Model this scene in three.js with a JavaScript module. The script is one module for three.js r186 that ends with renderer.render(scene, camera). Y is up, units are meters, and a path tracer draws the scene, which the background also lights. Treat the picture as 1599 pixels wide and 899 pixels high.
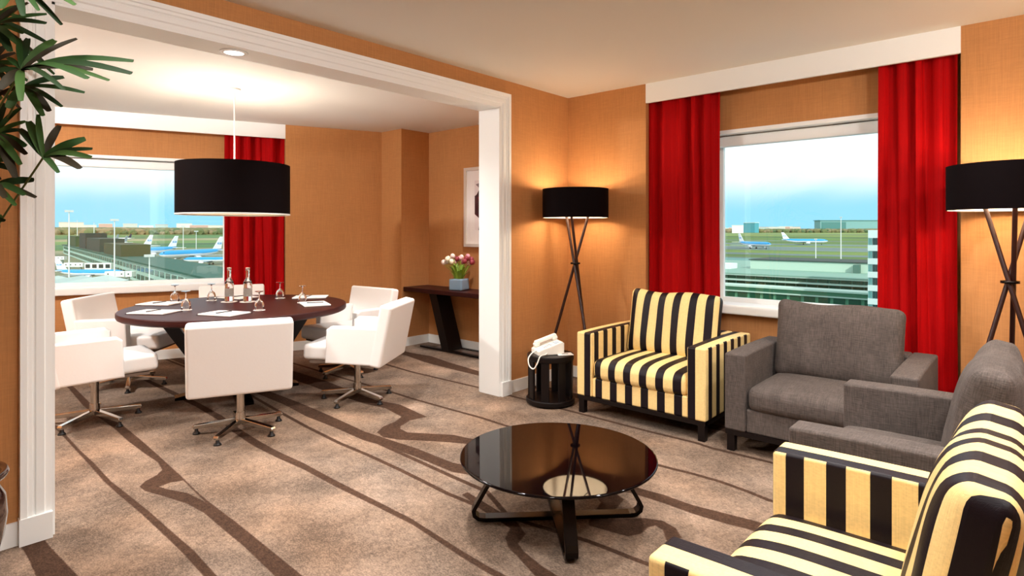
import * as THREE from 'three';
import { mergeGeometries } from 'three/addons/utils/BufferGeometryUtils.js';
import { RectAreaLightUniformsLib } from 'three/addons/lights/RectAreaLightUniformsLib.js';
import { TextGeometry } from 'three/addons/geometries/TextGeometry.js';
import { FontLoader } from 'three/addons/loaders/FontLoader.js';

// ---------------------------------------------------------------- camera, sky, sun, exposure
const scene = new THREE.Scene();
const renderer = new THREE.WebGLRenderer({ antialias: true });
renderer.toneMapping = THREE.LinearToneMapping;
renderer.toneMappingExposure = 1.0;
renderer.shadowMap.enabled = true;
RectAreaLightUniformsLib.init();

const EYE = 1.35;
const camera = new THREE.PerspectiveCamera(2 * Math.atan(449.5 / 923) * 180 / Math.PI, 1599 / 899, 0.05, 12000);
camera.position.set(0, EYE, 0);
camera.lookAt(0.749, EYE, -0.66258);
camera.setViewOffset(1599, 899, 0, 88.5, 1599, 899);     // shift lens: verticals stay upright
camera.updateProjectionMatrix();
scene.add(camera);

// seeded random and value noise
let seed = 12345;
const rnd = () => { seed = (seed * 1664525 + 1013904223) >>> 0; return seed / 4294967296; };
const rr = (a, b) => a + (b - a) * rnd();
const hash = (x, y) => { let h = Math.imul(x | 0, 374761393) ^ Math.imul(y | 0, 668265263); h = Math.imul(h ^ (h >>> 13), 1274126177); return ((h ^ (h >>> 16)) >>> 0) / 4294967296; };
const sm = (t) => t * t * (3 - 2 * t);
function noise(x, y) {
  const xi = Math.floor(x), yi = Math.floor(y), u = sm(x - xi), v = sm(y - yi);
  return (hash(xi, yi) * (1 - u) + hash(xi + 1, yi) * u) * (1 - v) + (hash(xi, yi + 1) * (1 - u) + hash(xi + 1, yi + 1) * u) * v;
}
const fbm = (x, y, n = 4) => { let s = 0, a = 0.5; for (let i = 0; i < n; i++) { s += a * noise(x, y); x = x * 2.03 + 17.1; y = y * 2.03 + 5.3; a *= 0.5; } return s; };
// tileable noise (period p cells)
function tnoise(x, y, px, py) {
  const xi = Math.floor(x), yi = Math.floor(y), u = sm(x - xi), v = sm(y - yi), m = (a, n) => ((a % n) + n) % n;
  const h = (a, b) => hash(m(a, px), m(b, py));
  return (h(xi, yi) * (1 - u) + h(xi + 1, yi) * u) * (1 - v) + (h(xi, yi + 1) * (1 - u) + h(xi + 1, yi + 1) * u) * v;
}

// sky: bright thin cloud over a cyan-blue afternoon sky, the same all round
{
  const W = 1024, H = 512, data = new Float32Array(W * H * 4);
  for (let j = 0; j < H; j++) {
    const el = ((j + 0.5) / H - 0.5) * Math.PI, up = Math.sin(el);
    for (let i = 0; i < W; i++) {
      const az = (i + 0.5) / W * 2 * Math.PI, k = (j * W + i) * 4;
      const e = Math.max(0, el) * 180 / Math.PI;
      const cx = Math.cos(az) * 5, cy = Math.sin(az) * 5;
      const c = fbm(cx * 1.1 + 9 + e * 0.05, cy * 1.1 + e * 0.16, 5);
      const lift = sm(Math.min(1, Math.max(0, (e - 1.7 - 3.0 * (c - 0.45)) / 3.6))), cloud = lift * (0.62 + 0.38 * sm(Math.min(1, Math.max(0, (c - 0.28) * 3.2))));
      const t = Math.min(1, e / 50);
      const r = 0.30 * (1 - t) + 0.16 * t, g = 0.72 * (1 - t) + 0.46 * t, b = 0.93 * (1 - t) + 0.86 * t;
      data[k] = 1.25 * (r * (1 - cloud) + 1.02 * cloud); data[k + 1] = 1.25 * (g * (1 - cloud) + 1.1 * cloud); data[k + 2] = 1.25 * (b * (1 - cloud) + 1.12 * cloud); data[k + 3] = 1;
    }
  }
  const sky = new THREE.DataTexture(data, W, H, THREE.RGBAFormat, THREE.FloatType);
  sky.mapping = THREE.EquirectangularReflectionMapping; sky.magFilter = THREE.LinearFilter; sky.needsUpdate = true;
  scene.background = sky; 
}
const sun = new THREE.DirectionalLight(new THREE.Color(1.0, 0.95, 0.86), 3.0);     // behind the hotel: never enters the room
sun.position.set(-520, 620, 640); sun.target.position.set(250, -18, -250); sun.castShadow = true; sun.shadow.radius = 1;
Object.assign(sun.shadow.camera, { left: -1200, right: 1200, top: 1200, bottom: -1200, near: 1, far: 4000 }); sun.shadow.mapSize.set(4096, 4096);
scene.add(sun, sun.target);

// ---------------------------------------------------------------- helpers
const V = (x, y, z) => new THREE.Vector3(x, y, z);
const taken = {};
function numbered(n) { const k = taken[n] = (taken[n] ?? -1) + 1; return k ? `${n}_${String(k).padStart(3, '0')}` : n; }
function mesh(name, geo, m, parent) {
  const g = Array.isArray(geo) ? merge(geo) : geo;
  const o = new THREE.Mesh(g, m); o.name = parent ? name : numbered(name); o.castShadow = o.receiveShadow = true;
  (parent ?? scene).add(o); return o;
}
function tag(o, label, category, group) { o.userData.label = label; o.userData.category = category; if (group) o.userData.group = group; return o; }
function thing(name, label, category, [x, y, z] = [0, 0, 0], turn = 0, group) {
  const o = new THREE.Group(); o.name = numbered(name); scene.add(o); o.position.set(x, y, z); o.rotation.y = turn;
  return tag(o, label, category, group);
}
function struct(name, geo, m) { const o = mesh(name, geo, m); o.userData.kind = 'structure'; return o; }
function structGroup(name) { const o = new THREE.Group(); o.name = numbered(name); o.userData.kind = 'structure'; scene.add(o); return o; }
function dup(root, [x, y, z], turn, label, group) {
  const r = root.clone(); r.name = numbered(root.name.replace(/_\d+$/, '')); r.userData = { ...root.userData }; scene.add(r);
  r.position.set(x, y, z); r.rotation.set(0, turn, 0); if (label) r.userData.label = label; if (group) r.userData.group = group; return r;
}
function merge(list) {
  const l = list.map((g) => { const n = g.index ? g.toNonIndexed() : g; for (const k of Object.keys(n.attributes)) if (!['position', 'normal', 'uv'].includes(k)) n.deleteAttribute(k); return n; });
  return mergeGeometries(l, false);
}
// uv in metres by the way each face points
function uvBox(geo, s = 1, fn) {
  const g = geo.index ? geo.toNonIndexed() : geo, p = g.attributes.position, uv = new Float32Array(p.count * 2);
  const a = V(), b = V(), c = V(), n = V();
  for (let i = 0; i < p.count; i += 3) {
    a.fromBufferAttribute(p, i); b.fromBufferAttribute(p, i + 1); c.fromBufferAttribute(p, i + 2);
    n.copy(b).sub(a).cross(V().copy(c).sub(a)).normalize();
    const q = [a, b, c];
    for (let k = 0; k < 3; k++) {
      let u, v; const P = q[k];
      if (fn) [u, v] = fn(P, n);
      else if (Math.abs(n.y) > 0.7) [u, v] = [P.x, P.z];
      else if (Math.abs(n.x) > Math.abs(n.z)) [u, v] = [P.z, P.y];
      else [u, v] = [P.x, P.y];
      uv[(i + k) * 2] = u * s; uv[(i + k) * 2 + 1] = v * s;
    }
  }
  g.setAttribute('uv', new THREE.BufferAttribute(uv, 2)); return g;
}
const at = (g, x, y, z, rx = 0, ry = 0, rz = 0) => { if (rx) g.rotateX(rx); if (rz) g.rotateZ(rz); if (ry) g.rotateY(ry); return g.translate(x, y, z); };
const box = (x0, x1, y0, y1, z0, z1) => uvBox(new THREE.BoxGeometry(x1 - x0, y1 - y0, z1 - z0).translate((x0 + x1) / 2, (y0 + y1) / 2, (z0 + z1) / 2));
const bx = (w, h, d, x = 0, y = 0, z = 0) => box(x - w / 2, x + w / 2, y - h / 2, y + h / 2, z - d / 2, z + d / 2);
// rounded box of even subdivision, optional bulge(p) that moves points
function soft(w, h, d, r, n = 10, warp) {
  const g = new THREE.BoxGeometry(1, 1, 1, n, n, n), p = g.attributes.position, v = V(), half = [w / 2, h / 2, d / 2];
  const map = (t, H) => { // t in -.5 .. .5: two outer cells make the rounding
    const rc = n >= 10 ? 3 : n >= 8 ? 2 : 1, e = 2 * rc / n, a = Math.abs(t) * 2, core = H - r; let o;
    if (a <= 1 - e) o = a / (1 - e) * core; else o = core + r * ((a - (1 - e)) / e);
    return Math.sign(t) * o;
  };
  const q = [0, 0, 0];
  for (let i = 0; i < p.count; i++) {
    q[0] = map(p.getX(i), half[0]); q[1] = map(p.getY(i), half[1]); q[2] = map(p.getZ(i), half[2]);
    const c = q.map((x, k) => Math.max(-(half[k] - r), Math.min(half[k] - r, x))), o = q.map((x, k) => x - c[k]), L = Math.hypot(...o);
    if (L > 1e-9) { const s = r / L * Math.min(1, Math.max(...o.map(Math.abs)) / r); for (let k = 0; k < 3; k++) q[k] = c[k] + o[k] * s; }
    v.set(...q); if (warp) warp(v); p.setXYZ(i, v.x, v.y, v.z);
  }
  g.computeVertexNormals(); return smoothSeams(g);
}
function smoothSeams(g) { // average normals of coinciding points
  const p = g.attributes.position, n = g.attributes.normal, m = new Map();
  const key = (i) => `${Math.round(p.getX(i) * 1e5)},${Math.round(p.getY(i) * 1e5)},${Math.round(p.getZ(i) * 1e5)}`;
  for (let i = 0; i < p.count; i++) { const k = key(i), a = m.get(k) ?? [0, 0, 0]; a[0] += n.getX(i); a[1] += n.getY(i); a[2] += n.getZ(i); m.set(k, a); }
  for (let i = 0; i < p.count; i++) { const a = m.get(key(i)), L = Math.hypot(...a) || 1; n.setXYZ(i, a[0] / L, a[1] / L, a[2] / L); }
  return g;
}
const cyl = (r0, r1, h, n = 24, open = false) => new THREE.CylinderGeometry(r1, r0, h, n, 1, open);
const lathe = (pts, n = 48) => new THREE.LatheGeometry(pts.map(([x, y]) => new THREE.Vector2(x, y)), n);
function rod(a, b, r0, r1 = r0, n = 12) { // a tapered round bar between two points
  const A = V(...a), B = V(...b), L = A.distanceTo(B), g = cyl(r0, r1, L, n);
  g.applyQuaternion(new THREE.Quaternion().setFromUnitVectors(V(0, 1, 0), B.clone().sub(A).normalize()));
  return g.translate((A.x + B.x) / 2, (A.y + B.y) / 2, (A.z + B.z) / 2);
}
const tube = (pts, r, n = 32, k = 8) => new THREE.TubeGeometry(new THREE.CatmullRomCurve3(pts.map((p) => V(...p))), n, r, k);
function poly(pts) { const s = new THREE.Shape(); pts.forEach(([x, y], i) => (i ? s.lineTo(x, y) : s.moveTo(x, y))); s.closePath(); return s; }
function extrude(pts, depth, bevel = 0, holes = []) {
  const s = poly(pts); holes.forEach((h) => s.holes.push(poly(h)));
  return new THREE.ExtrudeGeometry(s, { depth, bevelEnabled: bevel > 0, bevelSize: bevel, bevelThickness: bevel, bevelSegments: 2, steps: 1, curveSegments: 12 });
}
function band(path, t) { // outline of a flat bar of thickness t that follows a 2D path
  const L = [], R = [];
  path.forEach((p, i) => {
    const a = path[Math.max(0, i - 1)], b = path[Math.min(path.length - 1, i + 1)], dx = b[0] - a[0], dy = b[1] - a[1], l = Math.hypot(dx, dy);
    L.push([p[0] - dy / l * t / 2, p[1] + dx / l * t / 2]); R.unshift([p[0] + dy / l * t / 2, p[1] - dx / l * t / 2]);
  });
  return [...L, ...R];
}

// ---------------------------------------------------------------- textures and materials
function dataTex(w, h, fn, srgb = true, repeat = true) {
  const d = new Uint8Array(w * h * 4);
  for (let j = 0; j < h; j++) for (let i = 0; i < w; i++) { const c = fn(i, j), k = (j * w + i) * 4; d[k] = c[0]; d[k + 1] = c[1]; d[k + 2] = c[2]; d[k + 3] = 255; }
  const t = new THREE.DataTexture(d, w, h); t.magFilter = THREE.LinearFilter; t.minFilter = THREE.LinearMipmapLinearFilter; t.generateMipmaps = true;
  if (repeat) t.wrapS = t.wrapT = THREE.RepeatWrapping; if (srgb) t.colorSpace = THREE.SRGBColorSpace; t.needsUpdate = true; return t;
}
const cl = (x) => Math.max(0, Math.min(255, x));
const mat = (color, roughness = 0.6, o = {}) => new THREE.MeshStandardMaterial({ color, roughness, ...o });
const phys = (color, roughness, o = {}) => new THREE.MeshPhysicalMaterial({ color, roughness, ...o });

// woven grass-cloth wallpaper, one metre a tile
const paperN = (i, j) => {
  const N = 1024, weft = tnoise(i / 16, j / 2.0, N / 16, N / 2), warp = tnoise(i / 2.0, j / 64, N / 2, N / 64);
  const slub = tnoise(i / 4, j / 128, N / 4, 8), bandy = tnoise(i / 64, j / 8, 16, 128), wide = tnoise(i / 128, j / 256, 8, 4);
  return 0.16 * weft + 0.26 * warp + 0.26 * slub + 0.18 * bandy + 0.14 * wide;
};
const paperTex = dataTex(1024, 1024, (i, j) => { const v = 0.91 + 0.18 * paperN(i, j); return [cl(186 * v), cl(130 * v), cl(80 * v)]; });
const paperBump = dataTex(1024, 1024, (i, j) => { const v = 255 * paperN(i, j); return [v, v, v]; }, false);
const wallpaper = new THREE.MeshPhysicalMaterial({ specularIntensity: 0.4, map: paperTex, bumpMap: paperBump, bumpScale: 0.0003, roughness: 0.8 });
const white = mat('#f0f1ee', 0.45), ceilMat = mat('#e1dcd3', 0.92);
const darkWood = (() => {
  const t = dataTex(512, 512, (i, j) => { const g = 0.6 * tnoise(i / 64, j / 3, 8, 170) + 0.4 * tnoise(i / 16, j / 1.3, 32, 394); const v = 0.75 + 0.5 * g; return [cl(52 * v), cl(18 * v), cl(16 * v)]; });
  return new THREE.MeshPhysicalMaterial({ map: t, roughness: 0.45, specularIntensity: 0.4 });
})();
const blackWood = phys('#120b0a', 0.38, { specularIntensity: 0.5 });
const chrome = mat('#c9c4bd', 0.16, { metalness: 1 });
const steelDark = mat('#25201e', 0.25, { metalness: 0.9 });
const blackPlastic = mat('#0d0b0b', 0.5);
const leather = (() => {
  const b = dataTex(512, 512, (i, j) => { const v = 255 * (0.6 * tnoise(i / 5, j / 5, 102, 102) + 0.4 * tnoise(i / 2, j / 2, 256, 256)); return [v, v, v]; }, false);
  return new THREE.MeshPhysicalMaterial({ color: '#f3efeb', roughness: 0.42, bumpMap: b, bumpScale: 0.0002 });
})();
const seatUnder = mat('#6b584b', 0.8);
const weave = dataTex(512, 512, (i, j) => { const v = 255 * (0.5 * tnoise(i / 2, j / 20, 256, 26) + 0.5 * tnoise(i / 20, j / 2, 26, 256)); return [v, v, v]; }, false);
const greyFabric = (() => {
  const t = dataTex(512, 512, (i, j) => { const g = 0.45 * tnoise(i / 2, j / 28, 256, 18) + 0.35 * tnoise(i / 24, j / 2, 21, 256) + 0.2 * tnoise(i / 60, j / 60, 8, 8); const v = 0.72 + 0.56 * g; return [cl(86 * v), cl(77 * v), cl(72 * v)]; });
  return new THREE.MeshPhysicalMaterial({ map: t, bumpMap: weave, bumpScale: 0.0012, roughness: 0.9, specularIntensity: 0.3, sheen: 0.25, sheenRoughness: 0.5, sheenColor: new THREE.Color('#b9b4b2') });
})();
const stripeFabric = (() => {
  const t = dataTex(512, 256, (i, j) => {
    const u = i / 512, f = 0.93 + 0.14 * (0.6 * tnoise(i / 2, j / 40, 256, 6) + 0.4 * tnoise(i / 30, j / 2, 17, 128));
    const e = Math.min(Math.abs(u - 0.46), u, 1 - u) ; const dark = u < 0.46;
    return dark ? [cl(22 * f), cl(14 * f), cl(20 * f)] : [cl(241 * f), cl(209 * f), cl(142 * f)];
  });
  return new THREE.MeshPhysicalMaterial({ map: t, bumpMap: weave, bumpScale: 0.0004, roughness: 0.46, specularIntensity: 0.45, sheen: 0.08, sheenRoughness: 0.4, sheenColor: new THREE.Color('#e8dcc0') });
})();
const curtainMat = (() => {
  const t = dataTex(512, 512, (i, j) => { const g = 0.8 * tnoise(i / 2, j / 128, 256, 4) + 0.2 * tnoise(i / 4, j / 4, 128, 128); const v = 0.88 + 0.24 * g; return [cl(162 * v), cl(6 * v), cl(9 * v)]; });
  return new THREE.MeshPhysicalMaterial({ map: t, roughness: 0.75, specularIntensity: 0.15, side: THREE.DoubleSide, sheen: 0.05, sheenColor: new THREE.Color('#d02a20'), sheenRoughness: 0.5 });
})();
const liningMat = mat('#efe2d2', 0.8, { side: THREE.DoubleSide });
const glassPane = phys('#ffffff', 0.0, { transmission: 1, thickness: 0, ior: 1.5 });
const clearGlass = phys('#ffffff', 0.0, { transmission: 1, thickness: 0.02, ior: 1.45 });
const thinGlass = phys('#ffffff', 0.02, { transmission: 1, thickness: 0, ior: 1.5, side: THREE.DoubleSide });
const water = phys('#ffffff', 0.0, { transmission: 1, thickness: 0.05, ior: 1.33 });
const shadeDark = phys('#0d0607', 0.8, { specularIntensity: 0.12, side: THREE.DoubleSide });
const shadeWhite = mat('#f7eee0', 0.8, { side: THREE.DoubleSide });

// carpet: mottled taupe pile with dark wavy lines, drawn in metres
const FX0 = -1.7, FX1 = 4.95, FZ0 = -8.7, FZ1 = 2.4;
const stripes = (() => {
  const C = document.createElement('canvas'); C.width = 2048; C.height = 2048; const c = C.getContext('2d');
  const sx = 2048 / (FX1 - FX0), sz = 2048 / (FZ1 - FZ0), X = (x) => (x - FX0) * sx, Z = (z) => (z - FZ0) * sz;
  c.fillStyle = '#000'; c.fillRect(0, 0, 2048, 2048); c.fillStyle = '#fff'; c.strokeStyle = '#fff'; c.lineJoin = 'round'; c.lineCap = 'round';
  const fillP = (pts) => { c.beginPath(); pts.forEach(([x, z], i) => (i ? c.lineTo(X(x), Z(z)) : c.moveTo(X(x), Z(z)))); c.closePath(); c.fill(); };
  const ribbon = (l, r) => fillP([...l, ...[...r].reverse()]);
  const line = (pts, w) => ribbon(pts.map(([x, z]) => [x - w / 2, z]), pts.map(([x, z]) => [x + w / 2, z]));
  ribbon([[0.42, -8.6], [0.44, -6], [0.47, -4.2], [0.5, -3.37], [0.505, -3.13], [0.499, -2.93], [0.53, -2.73], [0.52, -2.2], [0.49, -1], [0.5, 2.3]], [[0.5, -8.6], [0.53, -6], [0.56, -4.2], [0.578, -3.37], [0.585, -3.16], [0.607, -2.83], [0.616, -2.65], [0.6, -2.2], [0.6, -1], [0.58, 2.3]]);
  ribbon([[0.97, -8.6], [0.96, -6.5], [0.959, -4.91], [0.948, -4.4], [0.941, -4.09], [0.931, -3.785], [0.934, -3.516], [0.943, -3.2], [0.944, -2.87], [0.943, -2.69], [0.934, -2.44], [0.93, -1], [0.94, 2.3]], [[0.985, -8.6], [0.98, -6.5], [0.979, -4.92], [0.965, -4.395], [0.966, -4.11], [0.956, -3.74], [0.965, -3.51], [0.975, -3.2], [0.978, -2.87], [0.981, -2.67], [0.969, -2.4], [0.965, -1], [0.97, 2.3]]);
  ribbon([[1.29, -8.6], [1.28, -6.2], [1.228, -5.52], [1.227, -4.7], [1.213, -4.38], [1.212, -4.05], [1.217, -3.84], [1.195, -3.7], [1.149, -3.645], [1.078, -3.6], [1.036, -3.546], [1.038, -3.467], [1.082, -3.324], [1.129, -3.146], [1.145, -2.98], [1.139, -2.73], [1.137, -2.55], [1.119, -2.23], [1.1, -1], [1.11, 2.3]],
    [[1.33, -8.6], [1.32, -6.2], [1.28, -5.5], [1.286, -4.73], [1.274, -4.34], [1.257, -3.97], [1.243, -3.72], [1.233, -3.53], [1.214, -3.27], [1.208, -3.09], [1.207, -2.8], [1.203, -2.61], [1.191, -2.15], [1.19, -1], [1.18, 2.3]]);
  c.fillStyle = '#000'; fillP([[1.104, -3.47], [1.164, -3.481], [1.22, -3.459], [1.204, -3.241], [1.196, -3.1], [1.175, -3.274], [1.12, -3.412]]); c.fillStyle = '#fff';
  ribbon([[1.8, -8.6], [1.8, -6], [1.796, -4.83], [1.775, -4.38], [1.735, -4.04], [1.712, -3.75], [1.709, -3.62], [1.712, -3.41], [1.728, -3.1], [1.724, -2.78], [1.729, -2.52], [1.732, -2.4], [1.735, -2.15], [1.716, -1.96], [1.698, -1.79], [1.687, -1.63], [1.69, -1], [1.7, 2.3]],
    [[1.83, -8.6], [1.84, -6], [1.852, -4.9], [1.835, -4.46], [1.795, -4.09], [1.775, -3.79], [1.768, -3.62], [1.766, -3.5], [1.775, -3.19], [1.767, -2.85], [1.767, -2.58], [1.768, -2.45], [1.767, -2.19], [1.749, -2], [1.732, -1.82], [1.721, -1.66], [1.72, -1], [1.73, 2.3]]);
  line([[2.26, -8.6], [2.25, -6], [2.223, -4.85], [2.159, -4.23], [2.12, -3.78], [2.094, -3.32], [2.097, -3.01], [2.087, -2.69], [2.073, -2.46], [2.06, -2.26], [2.065, -2.07], [2.1, -1.75], [2.15, -1.46], [2.155, -1.36], [2.158, -1.23], [2.165, -1.14], [2.16, 0], [2.17, 2.3]], 0.028);
  ribbon([[2.29, -8.6], [2.285, -5.12], [2.274, -4.38], [2.237, -3.99], [2.239, -3.6], [2.226, -3.25], [2.259, -3.03], [2.27, -2.77], [2.263, -2.45], [2.4, -2.05], [2.6, -1.75], [2.693, -1.56], [2.699, -1.385], [2.69, -1.22], [2.701, -1.06], [2.716, -0.98], [2.72, 2.3]],
    [[2.36, -8.6], [2.377, -5.32], [2.38, -4.58], [2.376, -4.23], [2.355, -3.79], [2.328, -3.39], [2.343, -3.15], [2.361, -2.875], [2.354, -2.55], [2.48, -2.12], [2.68, -1.8], [2.767, -1.6], [2.784, -1.43], [2.774, -1.265], [2.798, -1.1], [2.815, -0.98], [2.82, 2.3]]);
  line([[2.26, -3.16], [2.246, -2.9], [2.236, -2.68], [2.221, -2.415], [2.21, -2.13], [2.1, -1.9]], 0.03);
  ribbon([[2.75, -8.6], [2.73, -6], [2.723, -5.2], [2.699, -4.53], [2.704, -3.94], [2.74, -3.71], [2.691, -3.455], [2.594, -3.4], [2.475, -3.378], [2.373, -3.31], [2.344, -3.2], [2.389, -3.08], [2.489, -2.935], [2.567, -2.81], [2.618, -2.71], [2.729, -2.44], [2.76, -2.0], [2.5, -1.62], [2.304, -1.558], [2.268, -1.53]],
    [[2.85, -8.6], [2.87, -6], [2.881, -5.45], [2.879, -4.75], [2.82, -3.96], [2.872, -3.7], [2.813, -3.317], [2.679, -3.344], [2.552, -3.29], [2.521, -3.25], [2.508, -3.155], [2.599, -3.016], [2.68, -2.89], [2.706, -2.757], [2.807, -2.51], [2.84, -2.0], [2.6, -1.55], [2.376, -1.503], [2.34, -1.46]]);
  fillP([[2.304, -1.558], [2.376, -1.503], [2.499, -1.377], [2.532, -1.3], [2.508, -1.223], [2.449, -1.168], [2.36, -1.177], [2.389, -1.213], [2.454, -1.26], [2.47, -1.305], [2.432, -1.322], [2.359, -1.318], [2.299, -1.349], [2.285, -1.426], [2.268, -1.533]]);
  ribbon([[2.1, -2.2], [2.046, -1.995], [2.026, -1.875], [2.008, -1.787], [1.931, -1.747], [1.881, -1.685], [1.852, -1.606], [1.795, -1.467], [1.78, -1], [1.79, 2.3]], [[2.14, -2.2], [2.095, -1.94], [2.079, -1.815], [2.015, -1.702], [1.932, -1.675], [1.901, -1.616], [1.865, -1.485], [1.854, -1.4], [1.86, -1], [1.85, 2.3]]);
  line([[3.05, -8.6], [3.05, -6], [3.043, -4.7], [3.052, -4.13], [3.04, -3.76], [3.049, -3.3], [3.06, -3.0], [3.047, -2.76], [3.08, -2.1], [3.117, -1.65], [3.122, -1.545], [3.133, -1.43], [3.133, -1.28], [3.115, -1.147], [3.079, -1.0], [3.08, 2.3]], 0.03);
  line([[3.7, -8.6], [3.692, -5.85], [3.649, -4.98], [3.614, -4.47], [3.626, -3.975], [3.637, -3.53], [3.626, -3.25], [3.625, -3.03], [3.612, -2.44], [3.6, -1.98], [3.605, -1.62], [3.583, -1.51], [3.588, -1.16], [3.59, 2.3]], 0.032);
  ribbon([[4.1, -8.6], [4.13, -6.04], [4.05, -5.12], [3.974, -4.725], [3.948, -4.365], [3.934, -3.85], [3.93, -2], [3.95, 2.3]], [[4.25, -8.6], [4.233, -6.1], [4.18, -5.2], [4.209, -4.885], [4.129, -4.5], [4.055, -3.97], [4.03, -2], [4.05, 2.3]]);
  line([[4.5, -5], [4.48, -3], [4.5, 2.3]], 0.03);
  const d = c.getImageData(0, 0, 2048, 2048).data; return (i, j) => d[(j * 2048 + i) * 4] / 255;
})();
const carpetTex = dataTex(2048, 2048, (i, j) => {
  const x = FX0 + (i + 0.5) / 2048 * (FX1 - FX0), z = FZ0 + (j + 0.5) / 2048 * (FZ1 - FZ0), s = stripes(i, j);
  const mott = fbm(x * 4.2, z * 4.2, 4), fine = hash(i, j), mid = noise(x * 60, z * 60);
  const v = 0.62 + 0.58 * mott + 0.34 * (fine - 0.5) + 0.13 * (mid - 0.5), warm = fbm(x * 2.1 + 40, z * 2.1 + 7, 3) - 0.45;
  const A = [(140 + 16 * warm) * v, 118 * v, (101 - 12 * warm) * v], w = 0.78 + 0.22 * mott + 0.36 * (fine - 0.5) + 0.16 * (mid - 0.5), B = [80 * w, 58 * w, 45 * w];
  return [0, 1, 2].map((k) => cl(A[k] * (1 - s) + B[k] * s));
}, true, false);
const pileBump = dataTex(512, 512, (i, j) => { const v = 255 * (0.6 * hash(i, j) + 0.4 * tnoise(i / 3, j / 3, 171, 171)); return [v, v, v]; }, false);
const carpet = new THREE.MeshPhysicalMaterial({ map: carpetTex, roughness: 0.98, specularIntensity: 0.15 });

// ---------------------------------------------------------------- room shell
const H1 = 2.6, H2 = 2.55, ZA = -3.286, ZB = -3.498, XB = 4.51, XW = 4.74;
const A21 = 21 * Math.PI / 180, ca = Math.cos(A21), sa = Math.sin(A21), C1 = [3.297, -6.325];
const wc = (s, n) => [C1[0] + s * ca - n * sa, C1[1] + s * sa + n * ca];          // point of the far wall: along it, into the room
const outline = [[-1.7, 2.4], [4.95, 2.4], [4.95, -5.9], wc(1.4, -0.3), wc(-5.6, -0.3)];
{
  const g = extrude(outline.map(([x, z]) => [x, -z]), 0.2).rotateX(-Math.PI / 2).translate(0, -0.2, 0);
  struct('floor', uvBox(g, 1, (p) => [(p.x - FX0) / (FX1 - FX0), (p.z - FZ0) / (FZ1 - FZ0)]), carpet);
  const lay = (pts, y) => uvBox(extrude(pts.map(([x, z]) => [x, -z]), 0.2).rotateX(-Math.PI / 2).translate(0, y, 0));
  struct('ceiling', [lay([[-1.7, 2.4], [4.95, 2.4], [4.95, ZA - 0.1], [-1.7, ZA - 0.1]], H1), lay([[-1.7, ZA - 0.1], [4.95, ZA - 0.1], [4.95, -5.9], wc(1.4, -0.3), wc(-5.6, -0.3)], H2)], ceilMat);
}
// dividing wall with the wide opening
const OX0 = 0.612, OX1 = 3.556, OH = 2.372;
struct('wall_middle', uvBox(extrude([[-1.7, 0], [OX0, 0], [OX0, OH], [OX1, OH], [OX1, 0], [4.95, 0], [4.95, H1], [-1.7, H1]], ZA - ZB).translate(0, 0, ZB)), wallpaper);
struct('wall_left', box(-1.7, -1.6, 0, H1, -8.6, 2.4), wallpaper);
struct('wall_front', box(-1.7, 4.95, 0, H1, 2.3, 2.4), wallpaper);
// window wall of the sitting room, with a recess for the curtains
const RZ0 = -2.473, RZ1 = -0.338, RX = 4.67, NZ0 = -2.005, NZ1 = -0.735, NY0 = 0.735, NY1 = 2.156;
{
  const back = extrude([[RZ0, 0], [RZ1, 0], [RZ1, H1], [RZ0, H1]], 0.24, 0, [[[NZ0, NY0], [NZ0, NY1], [NZ1, NY1], [NZ1, NY0]]]);   // (z, y) plane
  back.rotateY(-Math.PI / 2).translate(RX + 0.24, 0, 0);
  struct('wall_right', [box(XB, RX + 0.24, 0, H1, ZA, RZ0), box(XB, RX + 0.24, 0, H1, RZ1, 2.4), uvBox(back)], wallpaper);
  struct('wall_far_right', [box(XW, 4.95, 0, H2, -5.7, ZB)], wallpaper);
  struct('wall_corner', [box(4.32, 4.95, 0, H2, -6.2, -5.55)], wallpaper);
}
// window wall of the dining room, turned 21 degrees
{
  const r = (g) => at(g, C1[0], 0, C1[1], 0, -A21);
  const back = extrude([[-3.3, 0], [0, 0], [0, H2], [-3.3, H2]], 0.24, 0, [[[-2.55, 0.75], [-2.55, 2.124], [-0.55, 2.124], [-0.55, 0.75]]]).translate(0, 0, -0.4);
  struct('wall_far', [box(0, 1.3, 0, H2, -0.4, 0), box(-5.6, -3.3, 0, H2, -0.4, 0), uvBox(back)].map(r), wallpaper);
}
// curtain pelmets
struct('trim_1', box(XB - 0.004, XB + 0.02, 2.437, H1, RZ0, RZ1), white);
struct('trim_2', at(box(-3.3, 0, 2.392, H2, -0.02, 0.004), C1[0], 0, C1[1], 0, -A21), white);
// baseboards
const BB = 0.1;
struct('baseboard_middle', [box(-1.6, 0.496, 0, BB, ZA, ZA + 0.014), box(3.672, XB, 0, BB, ZA, ZA + 0.014), box(OX1 + 0.02, XW, 0, BB, ZB - 0.014, ZB)], white);
struct('baseboard_right', [box(XB - 0.014, XB, 0, BB, ZA, RZ0), box(XB - 0.014, XB, 0, BB, RZ1, 2.3), box(RX - 0.014, RX, 0, BB, RZ0, RZ1)], white);
struct('baseboard_far_right', box(XW - 0.014, XW, 0, BB, -5.55, ZB), white);
struct('baseboard_corner', [box(4.306, XW, 0, BB, -5.55, -5.536), box(4.306, 4.32, 0, BB, -5.87, -5.55)], white);
struct('baseboard_far', [box(-5.4, -3.3, 0, BB, 0, 0.014), box(0, 1.09, 0, BB, 0, 0.014), box(-3.3, 0, 0, BB, -0.16, -0.146)].map((g) => at(g, C1[0], 0, C1[1], 0, -A21)), white);
struct('baseboard_front', box(-1.6, XB, 0, BB, 2.286, 2.3), white);
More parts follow.
